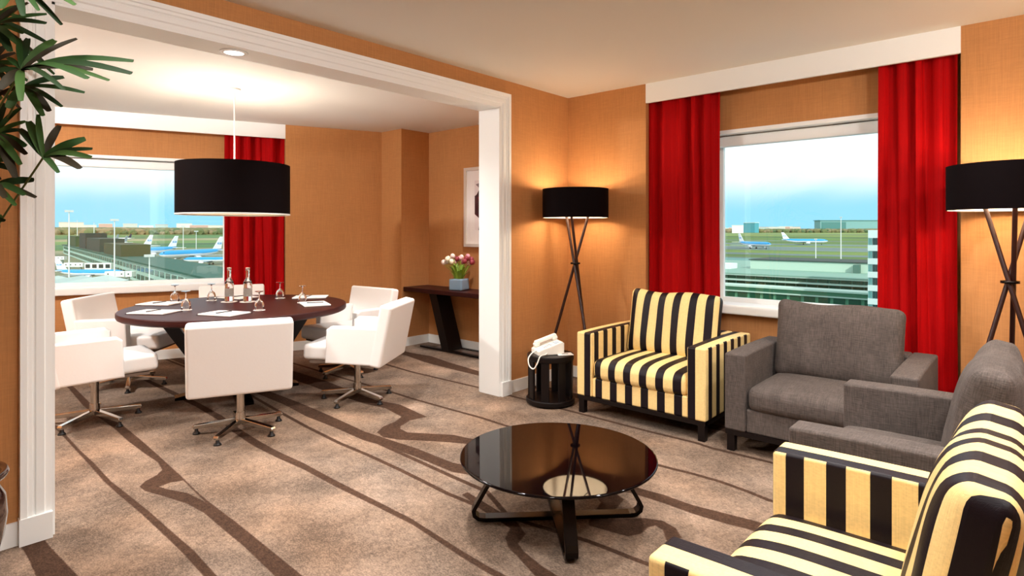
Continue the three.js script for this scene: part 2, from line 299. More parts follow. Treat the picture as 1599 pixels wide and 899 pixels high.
struct('baseboard_left', box(-1.6, -1.586, 0, BB, -8, 2.3), white);
// casing round the opening: stepped moulding, lining, plinth blocks
{
  const g = structGroup('trim_3'), W = 0.112;
  const prof = [[0, 0.034], [0.024, 0.034], [0.028, 0.026], [0.042, 0.026], [0.048, 0.018], [0.052, 0.018], [0.056, 0.024], [0.084, 0.024], [0.09, 0.016], [W, 0.014]];   // from the outer edge inwards
  const shape = [[0, 0], ...prof, [W, 0]];
  const leg = (flip, x) => { const q = extrude(shape, OH + W - 0.115).rotateX(-Math.PI / 2).translate(0, 0.115, 0); /* profile y -> -z */ q.scale(flip ? -1 : 1, 1, -1); const n = fixWinding(q, flip ? false : true), p = n.attributes.position; for (let i = 0; i < p.count; i++) if (p.getY(i) > 1) p.setY(i, OH + W - Math.abs(p.getX(i))); n.computeVertexNormals(); return n.translate(x, 0, ZA); };
  function fixWinding(q, odd) { const n = q.index ? q.toNonIndexed() : q; if (odd) { const p = n.attributes.position.array; for (let i = 0; i < p.length; i += 9) for (let k = 0; k < 3; k++) { const t = p[i + 3 + k]; p[i + 3 + k] = p[i + 6 + k]; p[i + 6 + k] = t; } } n.computeVertexNormals(); return n; }
  mesh('casing_side', leg(false, OX0 - W), white, g); mesh('casing_side', leg(true, OX1 + W), white, g);
  const head = extrude(shape, OX1 - OX0 + 2 * W).rotateY(Math.PI / 2);            // profile x -> -z, profile y -> y
  { const p = head.attributes.position; for (let i = 0; i < p.count; i++) { const x = p.getX(i), y = p.getY(i), z = p.getZ(i); const d = -z; p.setXYZ(i, x < 1 ? OX0 - W + d : OX1 + W - d, OH + W - d, ZA + y); } }
  mesh('casing_head', fixWinding(head, true), white, g);
  mesh('plinth_block', box(OX0 - W - 0.004, OX0, 0, 0.115, ZA, ZA + 0.04), white, g); mesh('plinth_block', box(OX1, OX1 + W + 0.004, 0, 0.115, ZA, ZA + 0.04), white, g);
  mesh('lining', box(OX0, OX0 + 0.012, 0, OH, ZB, ZA + 0.012), white, g); mesh('lining', box(OX1 - 0.012, OX1, 0, OH, ZB, ZA + 0.012), white, g);
  mesh('lining', box(OX0, OX1, OH - 0.012, OH, ZB, ZA + 0.012), white, g);
  mesh('casing_side', box(OX0 - 0.11, OX0, 0, OH + 0.11, ZB - 0.02, ZB), white, g); mesh('casing_side', box(OX1, OX1 + 0.11, 0, OH + 0.11, ZB - 0.02, ZB), white, g);
  mesh('casing_head', box(OX0, OX1, OH, OH + 0.11, ZB - 0.02, ZB), white, g);
}
// windows: lining of the niche, frame, roller blind cassette, sill, pane
function windowUnit(name, w, y0, y1, depth) {                          // local: x along the wall from 0 to w, z out of the room is negative, wall face z = 0
  const g = structGroup(name), f = 0.045;
  mesh('frame_jamb', box(0, 0.03, y0, y1, -depth - 0.05, 0.008), white, g); mesh('frame_jamb', box(w - 0.03, w, y0, y1, -depth - 0.05, 0.008), white, g);
  mesh('frame_head', box(0.03, w - 0.03, y1 - 0.03, y1, -depth - 0.05, 0.008), white, g);
  mesh('sash', [box(0.03, w - 0.03, y0 + 0.03, y0 + 0.03 + f, -depth - 0.04, -depth), box(0.03, w - 0.03, y1 - 0.1, y1 - 0.03, -depth - 0.04, -depth), box(0.03, 0.03 + f, y0 + 0.075, y1 - 0.1, -depth - 0.04, -depth), box(w - 0.03 - f, w - 0.03, y0 + 0.075, y1 - 0.1, -depth - 0.04, -depth)], white, g);
  mesh('blind_cassette', at(uvBox(soft(w - 0.08, 0.085, 0.06, 0.012, 6)), w / 2, y1 - 0.078, -depth + 0.045), white, g);
  mesh('sill', at(uvBox(soft(w + 0.06, 0.075, depth + 0.07, 0.01, 6)), w / 2, y0 + 0.002, -depth / 2 + 0.03), white, g);
  mesh('pane', box(0.03 + f, w - 0.03 - f, y0 + 0.075, y1 - 0.1, -depth - 0.022, -depth - 0.018), glassPane, g);
  return g;
}
{ const w1 = windowUnit('window_1', NZ1 - NZ0, NY0, NY1, 0.15); w1.rotation.y = -Math.PI / 2; w1.position.set(RX, 0, NZ0); }
{ const w2 = windowUnit('window_2', 2.0, 0.75, 2.124, 0.14), [x, z] = wc(-2.55, -0.16); w2.rotation.y = -A21; w2.position.set(x, 0, z); }

// ---------------------------------------------------------------- lamps in the ceilings
const warmW = new THREE.Color(1.0, 0.80, 0.56), softW = new THREE.Color(1.0, 0.98, 0.955);
const glowMat = (k, c = warmW) => new THREE.MeshStandardMaterial({ color: '#ffffff', emissive: c, emissiveIntensity: k, roughness: 0.5 });
const discGlow = glowMat(5, softW);
function downlight(x, y, z, power, label, angle = 1.12, aim) {
  const t = thing('ceiling_downlight', label, 'downlight', [x, y, z], 0, 'recessed ceiling downlights');
  mesh('ring', lathe([[0.052, -0.001], [0.054, -0.008], [0.07, -0.006], [0.074, 0], [0.052, 0.0]], 28), white, t);
  mesh('lamp_face', cyl(0.05, 0.05, 0.004, 24).translate(0, -0.002, 0), discGlow, t);
  const l = new THREE.SpotLight(softW, power, 0, angle, 0.9, 2); l.position.set(x, y - 0.012, z); l.target.position.set(...(aim ?? [x, 0, z])); l.castShadow = true; l.shadow.radius = 4;
  scene.add(l, l.target);
}
const K = 0.86;
function unseenDome(x, y, z, power, label) {                       // round ceiling lamp out of view, placed to brighten the walls
  const t = thing('unseen_ceiling_lamp', label, 'ceiling lamp', [x, y, z], 0, 'unseen ceiling lamps');
  mesh('base', cyl(0.19, 0.19, 0.02, 40).translate(0, -0.01, 0), white, t);
  mesh('unseen_light_dome', lathe([[0.001, -0.12], [0.06, -0.115], [0.11, -0.098], [0.15, -0.066], [0.17, -0.02], [0.001, -0.02]], 40), glowMat(3, softW), t);
  const l = new THREE.PointLight(softW, power, 0, 2); l.position.set(x, y - 0.07, z); l.castShadow = true; l.shadow.radius = 6; scene.add(l);
}
unseenDome(0.75, H1, -0.55, 10 * K, 'unseen round ceiling lamp over the sitting room, nearer the palm');
unseenDome(2.3, H1, 1.0, 11 * K, 'unseen round ceiling lamp over the sitting room behind the armchairs');
unseenDome(-0.1, H2, -5.3, 28 * K, 'unseen round ceiling lamp over the left end of the dining room');
downlight(2.0, H1, -2.42, 24 * K, 'unseen recessed downlight in sitting room ceiling between opening and coffee table');  // sitting room downlights are out of view, placed to light floor and lower walls
downlight(2.9, H1, -1.0, 22 * K, 'unseen recessed downlight in sitting room ceiling before the armchairs');
downlight(3.65, H1, -0.35, 12 * K, 'unseen recessed downlight in sitting room ceiling over the grey armchair corner');
downlight(0.95, H1, -0.95, 14 * K, 'unseen recessed downlight in sitting room ceiling in front of the opening');
downlight(0.35, H1, -2.1, 9 * K, 'unseen recessed downlight in sitting room ceiling beside the fan palm');
downlight(2.2, H1, 0.5, 18 * K, 'unseen recessed downlight in sitting room ceiling over the armchair backs');
downlight(1.459, OH - 0.012, -3.385, 6 * K, 'round recessed spotlight glowing in white soffit of wide opening', 1.0);
downlight(4.12, H2, -3.9, 23 * K, 'unseen recessed downlight in dining ceiling over console table end');  // dining downlights stay unseen behind the header, lighting the walls and table
downlight(2.7, H2, -3.85, 17 * K, 'unseen recessed downlight in dining ceiling behind right of header');
downlight(1.1, H2, -3.85, 15 * K, 'unseen recessed downlight in dining ceiling behind left of header');

// drum pendant over the dining table
const TX = 2.21, TZ = -5.03;
{
  const t = thing('pendant_lamp', 'large dark drum pendant lamp hanging on a white cord over the dining table', 'lamp', [TX - 0.03, 0, TZ - 0.02]);
  mesh('cord', cyl(0.006, 0.006, H2 - 1.88, 10).translate(0, (H2 + 1.88) / 2, 0), white, t);
  mesh('ceiling_cup', lathe([[0, 0], [0.05, 0], [0.045, -0.02], [0.01, -0.035], [0, -0.035]].map(([x, y]) => [x, y + H2]), 24), white, t);
  const sh = mesh('shade', lathe([[0.436, 1.493], [0.44, 1.493], [0.44, 1.91], [0.436, 1.91]], 72), shadeDark, t);
  mesh('shade_lining', new THREE.CylinderGeometry(0.434, 0.434, 0.412, 72, 1, true).translate(0, 1.701, 0), shadeWhite, sh);
  mesh('rim', lathe([[0.43, 1.486], [0.441, 1.486], [0.441, 1.497], [0.43, 1.497]], 72), white, t);
  mesh('diffuser', cyl(0.425, 0.425, 0.006, 64).translate(0, 1.53, 0), phys('#fff6e8', 0.9, { transmission: 0.5, thickness: 0 }), t);
  mesh('spider', [rod([-0.43, 1.86, 0], [0.43, 1.86, 0], 0.004), rod([0, 1.86, -0.43], [0, 1.86, 0.43], 0.004)], chrome, t);
  mesh('light_bulb', new THREE.SphereGeometry(0.05, 20, 14).translate(0, 1.72, 0), glowMat(4), t);
  const l = new THREE.PointLight(softW, 3.0 * K, 0, 2); l.position.set(TX - 0.03, 1.72, TZ - 0.02); l.castShadow = true; l.shadow.radius = 2; scene.add(l);
}
// tripod floor lamps
function tripodLamp(x, z, a0, power, label) {
  const t = thing('tripod_floor_lamp', label, 'lamp', [x, 0, z], 0, 'tripod floor lamps');
  const rodM = mat('#2b0f0a', 0.35);
  for (let k = 0; k < 3; k++) {
    const a = a0 + k * 2 * Math.PI / 3, c = Math.cos(a), s = Math.sin(a), o = 0.014;                 // each rod passes the middle a little to one side
    const foot = [0.3 * c - s * o, 0.012, 0.3 * s + c * o], top = [-0.15 * c - s * o, 1.62, -0.15 * s + c * o];
    const leg = mesh('leg', rod(foot, top, 0.0125, 0.0115, 12), rodM, t);
    mesh('foot', at(lathe([[0, 0], [0.016, 0], [0.016, 0.012], [0.012, 0.02], [0, 0.02]], 14), foot[0], 0, foot[2]), blackPlastic, leg);
  }
  mesh('collar', lathe([[0.03, 1.07], [0.042, 1.07], [0.042, 1.084], [0.03, 1.084], [0.03, 1.07]], 24), steelDark, t);
  mesh('top_plate', [cyl(0.02, 0.02, 0.012, 16).translate(0, 1.622, 0)].concat([0, 1, 2].map((k) => rod([0, 1.622, 0], [0.278 * Math.cos(a0 + k * 2.0944), 1.622, 0.278 * Math.sin(a0 + k * 2.0944)], 0.004))), steelDark, t);
  const sh = mesh('shade', lathe([[0.277, 1.465], [0.28, 1.465], [0.28, 1.71], [0.277, 1.71]], 64), shadeDark, t);
  mesh('shade_lining', new THREE.CylinderGeometry(0.275, 0.275, 0.243, 64, 1, true).translate(0, 1.5875, 0), shadeWhite, sh);
  mesh('light_bulb', new THREE.SphereGeometry(0.035, 16, 12).translate(0, 1.575, 0), glowMat(3), t);
  mesh('light_bulb', new THREE.SphereGeometry(0.03, 16, 12).translate(0, 1.665, 0), glowMat(3), t);
  for (const [y, p] of [[1.575, power], [1.665, power * 0.55]]) { const l = new THREE.PointLight(warmW, p, 0, 2); l.position.set(x, y, z); l.castShadow = true; l.shadow.radius = 1.6; scene.add(l); }
}
const ANG = Math.atan2(-0.749, -0.6626);
tripodLamp(4.14, -2.94, ANG, 1.0 * K, 'tall tripod floor lamp with dark drum shade in the corner behind the telephone');
tripodLamp(4.16, -0.1, ANG + 0.12, 1.0 * K, 'tall tripod floor lamp with dark drum shade at the right edge beside red curtain');

// ---------------------------------------------------------------- armchairs of the sitting room (local: front towards +z, origin on the floor)
const SW = 1.0, SD = 0.8, AW = 0.128, PER = 0.124;
function armchair(name, label, category, pos, turn, fabric, striped, group) {
  const t = thing(name, label, category, pos, turn, group), zf = SD / 2, xin = SW / 2 - AW;
  const uvS = (mode) => striped ? (p, n) => {
    if (mode === 'c') { const w = Math.max(0, Math.min(1, (Math.abs(p.x) - (xin - 0.056)) / 0.04)), e = sm(w) * (0.07 - p.z); return [0.77 + (p.x + Math.sign(p.x) * e) / PER, p.y * 2]; }
    if (mode === 'arm') { if (Math.abs(n.x) > 0.6) return [0.64 + (zf - p.z) / PER, p.y * 2]; return [Math.max(0.02, Math.min(0.98, (Math.abs(p.x) - xin) / AW * 0.96 + 0.02)), p.y * 2 + p.z * 2]; }
    return [0.77 + (p.x) / PER, p.y * 2 + p.z * 2];
  } : (p, n) => { if (Math.abs(n.y) > 0.7) return [p.x * 2.2, p.z * 2.2]; if (Math.abs(n.x) > Math.abs(n.z)) return [p.z * 2.2, p.y * 2.2]; return [p.x * 2.2, p.y * 2.2]; };
  const fix = (g, mode, x, y, z, rx = 0, own = false) => { if (own) { const q = uvBox(g, 1, uvS(mode)); return at(q, x, y, z, rx); } return uvBox(at(g, x, y, z, rx), 1, uvS(mode)); };
  for (const sx of [-1, 1]) for (const sz of [-1, 1]) mesh('leg', bx(0.045, 0.118, 0.045, sx * (SW / 2 - 0.035), 0.059, sz * (zf - 0.035)), blackWood, t);
  mesh('base_rail', [bx(SW - 0.01, 0.03, 0.04, 0, 0.117, zf - 0.025), bx(SW - 0.01, 0.03, 0.04, 0, 0.117, -zf + 0.025), bx(0.04, 0.03, SD - 0.02, -SW / 2 + 0.025, 0.117, 0), bx(0.04, 0.03, SD - 0.02, SW / 2 - 0.025, 0.117, 0)], blackWood, t);
  for (const sx of [-1, 1]) {
    const arm = mesh('armrest', fix(soft(AW, 0.47, SD, 0.014, 12, (v) => { if (v.y > 0.2) v.y += 0.006 * (1 - Math.pow(v.z / (SD / 2), 2)); }), 'arm', sx * (SW / 2 - AW / 2), 0.365, 0), fabric, t);
    const e = 0.0045, y = 0.6, xo = sx * (SW / 2 - 0.012), xi = sx * (xin + 0.012);
    for (const xx of [xo, xi]) mesh('piping', rod([xx, y - 0.006, zf - 0.03], [xx, y - 0.006, -zf + 0.03], e * 0.7, e * 0.7, 6), fabric, arm);
  }
  mesh('front_rail', fix(soft(2 * xin + 0.004, 0.14, 0.06, 0.012, 8), 'b', 0, 0.2, zf - 0.045), fabric, t);
  mesh('seat_deck', bx(2 * xin, 0.1, SD - 0.2, 0, 0.2, -0.01), fabric, t);
  mesh('backrest', fix(soft(2 * xin + 0.002, 0.47, 0.15, 0.016, 8), 'b', 0, 0.365, -zf + 0.075), fabric, t);
  const cw = 2 * xin - 0.012;
  const seat = soft(cw, 0.145, 0.60, 0.045, 22, (v) => {
    const a = Math.max(0, 1 - Math.pow(v.x / (cw / 2), 4)), b = Math.max(0, 1 - Math.pow(v.z / 0.3, 4));
    if (v.y > 0) v.y += 0.028 * a * b; v.z += 0.018 * a * Math.max(0, v.z / 0.3) * (1 - Math.pow(v.y / 0.1, 2));
  });
  const sc = mesh('seat_cushion', fix(seat, 's', 0, 0.335, zf - 0.305), fabric, t);
  if (!striped) mesh('piping', [rod([-cw / 2 + 0.03, 0.39, zf - 0.012], [cw / 2 - 0.03, 0.39, zf - 0.012], 0.003, 0.003, 6)], fabric, sc);
  // loose back cushion, leaning on the backrest
  const bh = 0.5, bt = 0.17;
  const cushion = soft(cw - 0.006, bh, bt, 0.05, 28, (v) => {
    const X = v.x / (cw / 2), Y = v.y / (bh / 2), k = Math.max(0, 1 - X * X * X * X) * Math.max(0, 1 - Y * Y * Y * Y);
    v.z *= 0.62 + 0.55 * k; v.z += 0.006 * Math.sin(7 * X + 2 * Y) * k;
    v.y -= 0.016 * (1 - X * X) * (Y > 0 ? Y : 0) * 0.6; v.x *= 1 - 0.018 * (1 - Y * Y); v.y += 0.008 * Math.sin(X * 5.0) * Math.max(0, Y);
  });
  mesh('back_cushion', fix(cushion, 'c', 0, 0.39 + bh / 2, -zf + 0.235, -0.2, true), fabric, t);
  return t;
}
armchair('armchair', 'yellow and black striped armchair beside the round telephone table, back to the window wall', 'armchair', [4.035, 0, -2.07], -Math.PI / 2, stripeFabric, true, 'striped armchairs');
armchair('armchair', 'charcoal grey linen armchair under the window, facing the coffee table', 'armchair', [4.01, 0, -0.94], -Math.PI / 2, greyFabric, false, 'grey armchairs');
armchair('armchair', 'charcoal grey linen armchair seen from the side between tripod lamp and nearest striped armchair', 'armchair', [2.9, 0, -0.31], Math.PI, greyFabric, false, 'grey armchairs');
armchair('armchair', 'yellow and black striped armchair nearest the camera, cut off by the bottom right corner', 'armchair', [1.735, 0, -0.275], Math.PI, stripeFabric, true, 'striped armchairs');

// ---------------------------------------------------------------- coffee table
{
  const t = thing('coffee_table', 'low round coffee table with glossy black glass top on crossed steel loops', 'table', [2.23, 0, -1.685]);
  mesh('table_top', lathe([[0, 0.289], [0.452, 0.289], [0.458, 0.292], [0.46, 0.297], [0.458, 0.301], [0.452, 0.303], [0, 0.303]], 96), phys('#050203', 0.025, { ior: 1.4, specularIntensity: 0.55 }), t);
  const path = [[0.0, 0.012], [0.34, 0.012], [0.372, 0.016], [0.392, 0.032], [0.396, 0.052], [0.386, 0.072], [0.27, 0.272], [0.25, 0.283], [0.05, 0.283]];
  for (let k = 0; k < 4; k++) {
    const g = extrude(band(path, 0.014), 0.05, 0.002).translate(0, 0, -0.025);
    const a = Math.atan2(0.276, -0.273) + k * Math.PI / 2; g.rotateY(-a);
    mesh('leg', g, steelDark, t);
  }
  mesh('hub', at(uvBox(soft(0.12, 0.02, 0.12, 0.006, 6)), 0, 0.279, 0), steelDark, t);
}
// ---------------------------------------------------------------- round telephone table
{
  const P = [3.69, 0, -2.86], t = thing('side_table', 'small dark drum side table with wide vertical slats carrying the telephone', 'table', P);
  mesh('table_top', lathe([[0, 0.345], [0.178, 0.345], [0.183, 0.35], [0.183, 0.384], [0.178, 0.39], [0, 0.39]], 48), blackWood, t);
  mesh('base_ring', lathe([[0, 0.012], [0.186, 0.012], [0.192, 0.018], [0.192, 0.046], [0.186, 0.052], [0, 0.052]], 48), blackWood, t);
  mesh('underplate', lathe([[0, 0], [0.17, 0], [0.17, 0.012], [0, 0.012]], 36), blackWood, t);
  for (let k = 0; k < 8; k++) { const a = k * Math.PI / 4 + 0.42; mesh('slat', at(uvBox(soft(0.062, 0.3, 0.02, 0.004, 6)), 0.165 * Math.sin(a), 0.198, 0.165 * Math.cos(a), 0, a), blackWood, t); }
  // telephone
  const cream = mat('#f2ece0', 0.4), Y = 0.391, R = 0.55;
  const ph = thing('telephone', 'white corded desk telephone on the round side table', 'telephone', [P[0] - 0.01, Y, P[2] - 0.02], -Math.PI / 2 - 0.55);
  const side = [[-0.1, 0], [0.1, 0], [0.1, 0.02], [0.085, 0.03], [-0.09, 0.085], [-0.1, 0.078]];
  mesh('body', uvBox(extrude(side, 0.17, 0.006).rotateY(-Math.PI / 2).translate(0.085, 0.006, 0)), cream, ph);
  const tilt = 0.305, onTop = (x, z, l) => [x, 0.061 - 0.31 * z + l, z];
  const hs = mesh('handset', [at(uvBox(soft(0.045, 0.03, 0.19, 0.012, 8)), ...onTop(-0.052, 0, 0.042), tilt), at(uvBox(soft(0.052, 0.035, 0.05, 0.014, 8)), ...onTop(-0.052, -0.075, 0.025), tilt), at(uvBox(soft(0.052, 0.035, 0.05, 0.014, 8)), ...onTop(-0.052, 0.075, 0.025), tilt)], cream, ph);
  const keyM = mat('#dfe3ea', 0.5);
  for (let r = 0; r < 4; r++) for (let c = 0; c < 3; c++) mesh('key', at(bx(0.014, 0.005, 0.011), ...onTop(0.012 + c * 0.022, -0.005 + r * 0.018, 0.012), tilt), keyM, ph);
  mesh('display', at(bx(0.07, 0.004, 0.03), ...onTop(0.035, -0.055, 0.011), tilt), mat('#b9c8d8', 0.3), ph);
  const cord = [[-0.1, 0.035, -0.05], [-0.165, 0.014, -0.055], [-0.212, -0.02, -0.05], [-0.225, -0.07, -0.025], [-0.222, -0.085, 0.01], [-0.21, -0.045, 0.035], [-0.185, 0.008, 0.045], [-0.12, 0.012, 0.045], [-0.07, 0.02, 0.03]]
    .map(([x, y, z]) => V(x + 0.01, y, z + 0.02).applyAxisAngle(V(0, 1, 0), Math.PI / 2 + 0.55).toArray());      // hangs over the rim of the table
  mesh('cord', tube(cord, 0.005, 60, 8), cream, ph);
  const cd = tag(mesh('note_card', at(bx(0.085, 0.004, 0.12), P[0] + 0.03, Y + 0.003, P[2] + 0.118, 0, 0.9), mat('#f4f1ea', 0.7)), 'small white note card lying beside the telephone', 'card');
  mesh('print', at(bx(0.016, 0.001, 0.05), P[0] + 0.03, Y + 0.0056, P[2] + 0.118, 0, 0.9), mat('#3a3a3c', 0.6), cd);
}

// ---------------------------------------------------------------- dining table and its white chairs
const TY = 0.725;
{
  const t = thing('dining_table', 'large round dark brown dining table with slanted plank legs', 'table', [TX, 0, TZ]);
  mesh('table_top', uvBox(lathe([[0, TY - 0.052], [0.855, TY - 0.052], [0.866, TY - 0.046], [0.87, TY - 0.038], [0.87, TY - 0.008], [0.865, TY - 0.001], [0.858, TY], [0, TY]], 120)), darkWood, t);
  for (let k = 0; k < 4; k++) {
    const a = 0.31 + k * Math.PI / 2;
    const plank = extrude([[0.10, 0.03], [0.19, 0.03], [0.60, TY - 0.053], [0.50, TY - 0.053]], 0.15, 0.004).translate(0, 0, -0.075).rotateY(-a);
    mesh('leg', uvBox(plank), blackWood, t);
    mesh('foot', uvBox(extrude([[0.04, 0.0], [0.47, 0.0], [0.47, 0.018], [0.4, 0.03], [0.04, 0.03]], 0.11, 0.002).translate(0, 0.002, -0.055).rotateY(-a)), steelDark, t);
  }
  mesh('base_block', uvBox(soft(0.24, 0.08, 0.24, 0.01, 6)).translate(0, 0.06, 0), blackWood, t);
}
function conferenceChair() {
  const t = thing('conference_chair', '', 'chair', [0, 0, 0], 0, 'white swivel chairs round the dining table');
  const CW = 0.61;
  mesh('seat', uvBox(at(soft(CW - 0.15, 0.12, 0.60, 0.03, 12, (v) => { if (v.y > 0) v.y += 0.012 * (1 - Math.pow(v.x / 0.23, 2)) * (1 - Math.pow(v.z / 0.3, 2)); }), 0, 0.405, 0.055, -0.03)), leather, t);
  mesh('seat_base', bx(CW - 0.17, 0.02, 0.5, 0, 0.338, 0.05), seatUnder, t);
  mesh('backrest', uvBox(at(soft(CW + 0.006, 0.475, 0.095, 0.022, 12), 0, 0.555, -0.298, -0.2)), leather, t);
  for (const s of [-1, 1]) {
    const prof = [[-0.265, 0.345], [0.125, 0.358], [0.115, 0.595], [0.09, 0.612], [-0.30, 0.605]];    // (z, y)
    const g = extrude(prof, 0.052, 0.012).rotateY(-Math.PI / 2);                                    // shape x -> z
    mesh('armrest', uvBox(g.translate(s * (CW / 2 - 0.038) + 0.026, 0, 0)), leather, t);
  }
  mesh('column', [cyl(0.026, 0.026, 0.25, 20).translate(0, 0.205, 0), cyl(0.034, 0.03, 0.05, 20).translate(0, 0.105, 0)], chrome, t);
  mesh('swivel_plate', bx(0.2, 0.012, 0.2, 0, 0.325, 0), blackPlastic, t);
  for (let k = 0; k < 5; k++) {
    const a = k * 2 * Math.PI / 5 + 0.2;
    const g = extrude([[0.02, 0.085], [0.285, 0.058], [0.29, 0.05], [0.285, 0.04], [0.02, 0.055]], 0.026, 0.004).translate(0, 0, -0.013).rotateY(-a);
    const leg = mesh('leg', g, chrome, t);
    mesh('glide', at(lathe([[0, 0], [0.024, 0], [0.022, 0.008], [0.012, 0.018], [0.01, 0.045], [0, 0.045]], 16), 0.272 * Math.cos(a), 0, 0.272 * Math.sin(a)), blackPlastic, leg);
  }
  return t;
}
const chair0 = conferenceChair();
const chairs = [ // hub x, z, facing dx, dz, label
  [1.78, -4.03, 0.41, -0.95, 'white leather swivel chair with its back to the camera, in front of the dining table'],
  [2.75, -4.10, -0.56, -0.83, 'white leather swivel chair at right front of the dining table, turned side-on to the left'],
  [1.18, -5.0, 1.0, 0.12, 'white leather swivel chair leftmost, partly hidden behind the white door casing'],
  [1.66, -5.93, 0.72, 0.69, 'white leather swivel chair at the back left of the dining table under the window sill'],
  [3.19, -4.93, -0.98, 0.1, 'white leather swivel chair at right back of the dining table before the tan wall'],
  [2.56, -5.95, -0.36, 0.93, 'white leather swivel chair behind the water bottles in front of the red curtain'],
];
chairs.forEach(([x, z, dx, dz, label], i) => { const turn = Math.atan2(dx, dz); if (!i) { chair0.position.set(x, 0, z); chair0.rotation.y = turn; chair0.userData.label = label; } else dup(chair0, [x, 0, z], turn, label); });

// what lies on the table
{
  // water bottles on coasters
  const bottlePts = [[0, 0.004], [0.034, 0.004], [0.037, 0.01], [0.037, 0.16], [0.034, 0.178], [0.02, 0.2], [0.0155, 0.215], [0.0145, 0.27], [0.017, 0.272], [0.017, 0.285], [0.0, 0.285]];
  const inner = [[0, 0.01], [0.033, 0.012], [0.0345, 0.158], [0.031, 0.176], [0, 0.178]];
  const places = [[2.26, -5.34, 'clear glass water bottle on a coaster, left one of the pair'], [2.37, -5.22, 'clear glass water bottle on a coaster, right one of the pair']];
  for (const [x, z, label] of places) {
    const c = tag(mesh('coaster', lathe([[0, 0], [0.066, 0], [0.068, 0.002], [0.066, 0.004], [0, 0.004]], 36).translate(x, TY + 0.0005, z), mat('#eadfd6', 0.5)), label.replace('clear glass water bottle on a coaster', 'round white coaster under the water bottle'), 'coaster', 'coasters under the bottles');
    const b = thing('water_bottle', label, 'bottle', [x, TY + 0.001, z], 0, 'water bottles');
    mesh('body', lathe(bottlePts, 36), clearGlass, b);
    mesh('water', lathe(inner, 32), water, b);
    mesh('cap', lathe([[0, 0.286], [0.0175, 0.286], [0.0175, 0.302], [0.016, 0.304], [0, 0.304]], 20), mat('#d9c7bb', 0.35), b);
    mesh('label_band', new THREE.CylinderGeometry(0.0376, 0.0376, 0.07, 30, 1, true, 0.2 + Math.PI * 0.6, 1.6).translate(0, 0.085, 0), mat('#f4ece4', 0.6, { side: THREE.DoubleSide }), b);
  }
  // upturned stem glasses
  const gl = lathe([[0.033, 0.0], [0.0345, 0.0], [0.037, 0.02], [0.0355, 0.045], [0.0285, 0.068], [0.013, 0.083], [0.005, 0.091], [0.0045, 0.128], [0.007, 0.139], [0.032, 0.146], [0.033, 0.149], [0.0, 0.15], [0.0, 0.085], [0.010, 0.081], [0.0265, 0.066], [0.0338, 0.045], [0.0352, 0.02], [0.033, 0.0]].reverse(), 28);
  const G = [[1.941, -5.70, 'upturned stem glass on the left back notepad corner'], [1.80, -5.05, 'upturned stem glass beside the left front notepad'], [2.2, -5.57, 'upturned stem glass behind the left water bottle'], [2.18, -4.60, 'upturned stem glass at the right end of the front notepad'], [2.70, -5.28, 'upturned stem glass before the edge of the red curtain'], [2.66, -4.80, 'upturned stem glass beside the right notepad']];
  G.forEach(([x, z, label], i) => {
    tag(mesh('paper_coaster', lathe([[0, 0], [0.045, 0], [0.045, 0.0015], [0, 0.0015]], 28).translate(x, TY + 0.0005, z), mat('#f6f2ee', 0.8)), label.replace('upturned stem glass', 'round paper coaster under the glass'), 'coaster', 'paper coasters under the glasses');
    tag(mesh('stem_glass', gl.clone().translate(x, TY + 0.002, z), clearGlass), label, 'glass', 'upturned stem glasses');
  });
  // notepads with pens
  const padM = mat('#f7f3ef', 0.75), penM = mat('#1c1a1e', 0.3), coverM = mat('#2a1512', 0.5);
  const pads = [[1.80, -5.62, 0.62, 'white notepad with dark folder at back left of the dining table'], [1.58, -5.06, -0.95 + Math.PI / 2, 'white notepad with pen at left edge of the dining table'], [1.90, -4.57, 0.42, 'white notepad at front edge of the dining table above the chair back'], [2.66, -4.60, -0.35, 'white notepad with pen at right edge of the dining table'], [2.92, -5.12, 0.9, 'white notepad with pen at right back of the dining table'], [2.45, -5.6, 0.3, 'white notepad at back of the dining table behind the bottles']];
  for (const [x, z, a, label] of pads) {
    const p = thing('notepad', label, 'notepad', [x, TY, z], a, 'notepads laid round the table');
    mesh('cover', bx(0.225, 0.003, 0.31, 0, 0.0022, 0), coverM, p);
    mesh('sheets', bx(0.21, 0.008, 0.297, 0, 0.0078, 0), padM, p);
    const pen = tag(mesh('pen', [rod([-0.05, 0, -0.04], [0.07, 0, 0.02], 0.004, 0.0035, 10)], penM), 'slim black pen on ' + label.replace('white notepad', 'the pad').replace(' with pen', '').replace(' with dark folder', '').replace(' above the chair back', ''), 'pen', 'pens on the notepads');
    pen.position.set(x, TY + 0.0165, z); pen.rotation.y = a + 0.3;
  }
}

// ---------------------------------------------------------------- console table, flowers, picture
{
  const t = thing('console_table', 'long dark wood console table with slanted plank legs against the wall', 'table', [0, 0, 0]);
  mesh('table_top', uvBox(at(soft(0.37, 0.048, 1.9, 0.004, 6), 4.525, 0.676, -4.59)), darkWood, t);
  for (const s of [1, -1]) {
    const pts = s > 0 ? [[-5.22, 0.652], [-5.10, 0.652], [-4.88, 0.022], [-5.0, 0.022]] : [[-4.02, 0.652], [-3.9, 0.652], [-4.12, 0.022], [-4.24, 0.022]];
    mesh('leg', uvBox(extrude(pts, 0.2, 0.003).rotateY(-Math.PI / 2).translate(4.66, 0, 0)), blackWood, t);
  }
  mesh('foot_rail', box(4.46, 4.51, 0, 0.02, -5.38, -3.75), blackWood, t); mesh('foot_rail', box(4.66, 4.7, 0, 0.02, -5.2, -3.75), blackWood, t);
  mesh('foot_plate', box(4.51, 4.66, 0.002, 0.012, -5.2, -3.9), mat('#7d6b5e', 0.35), t);
}
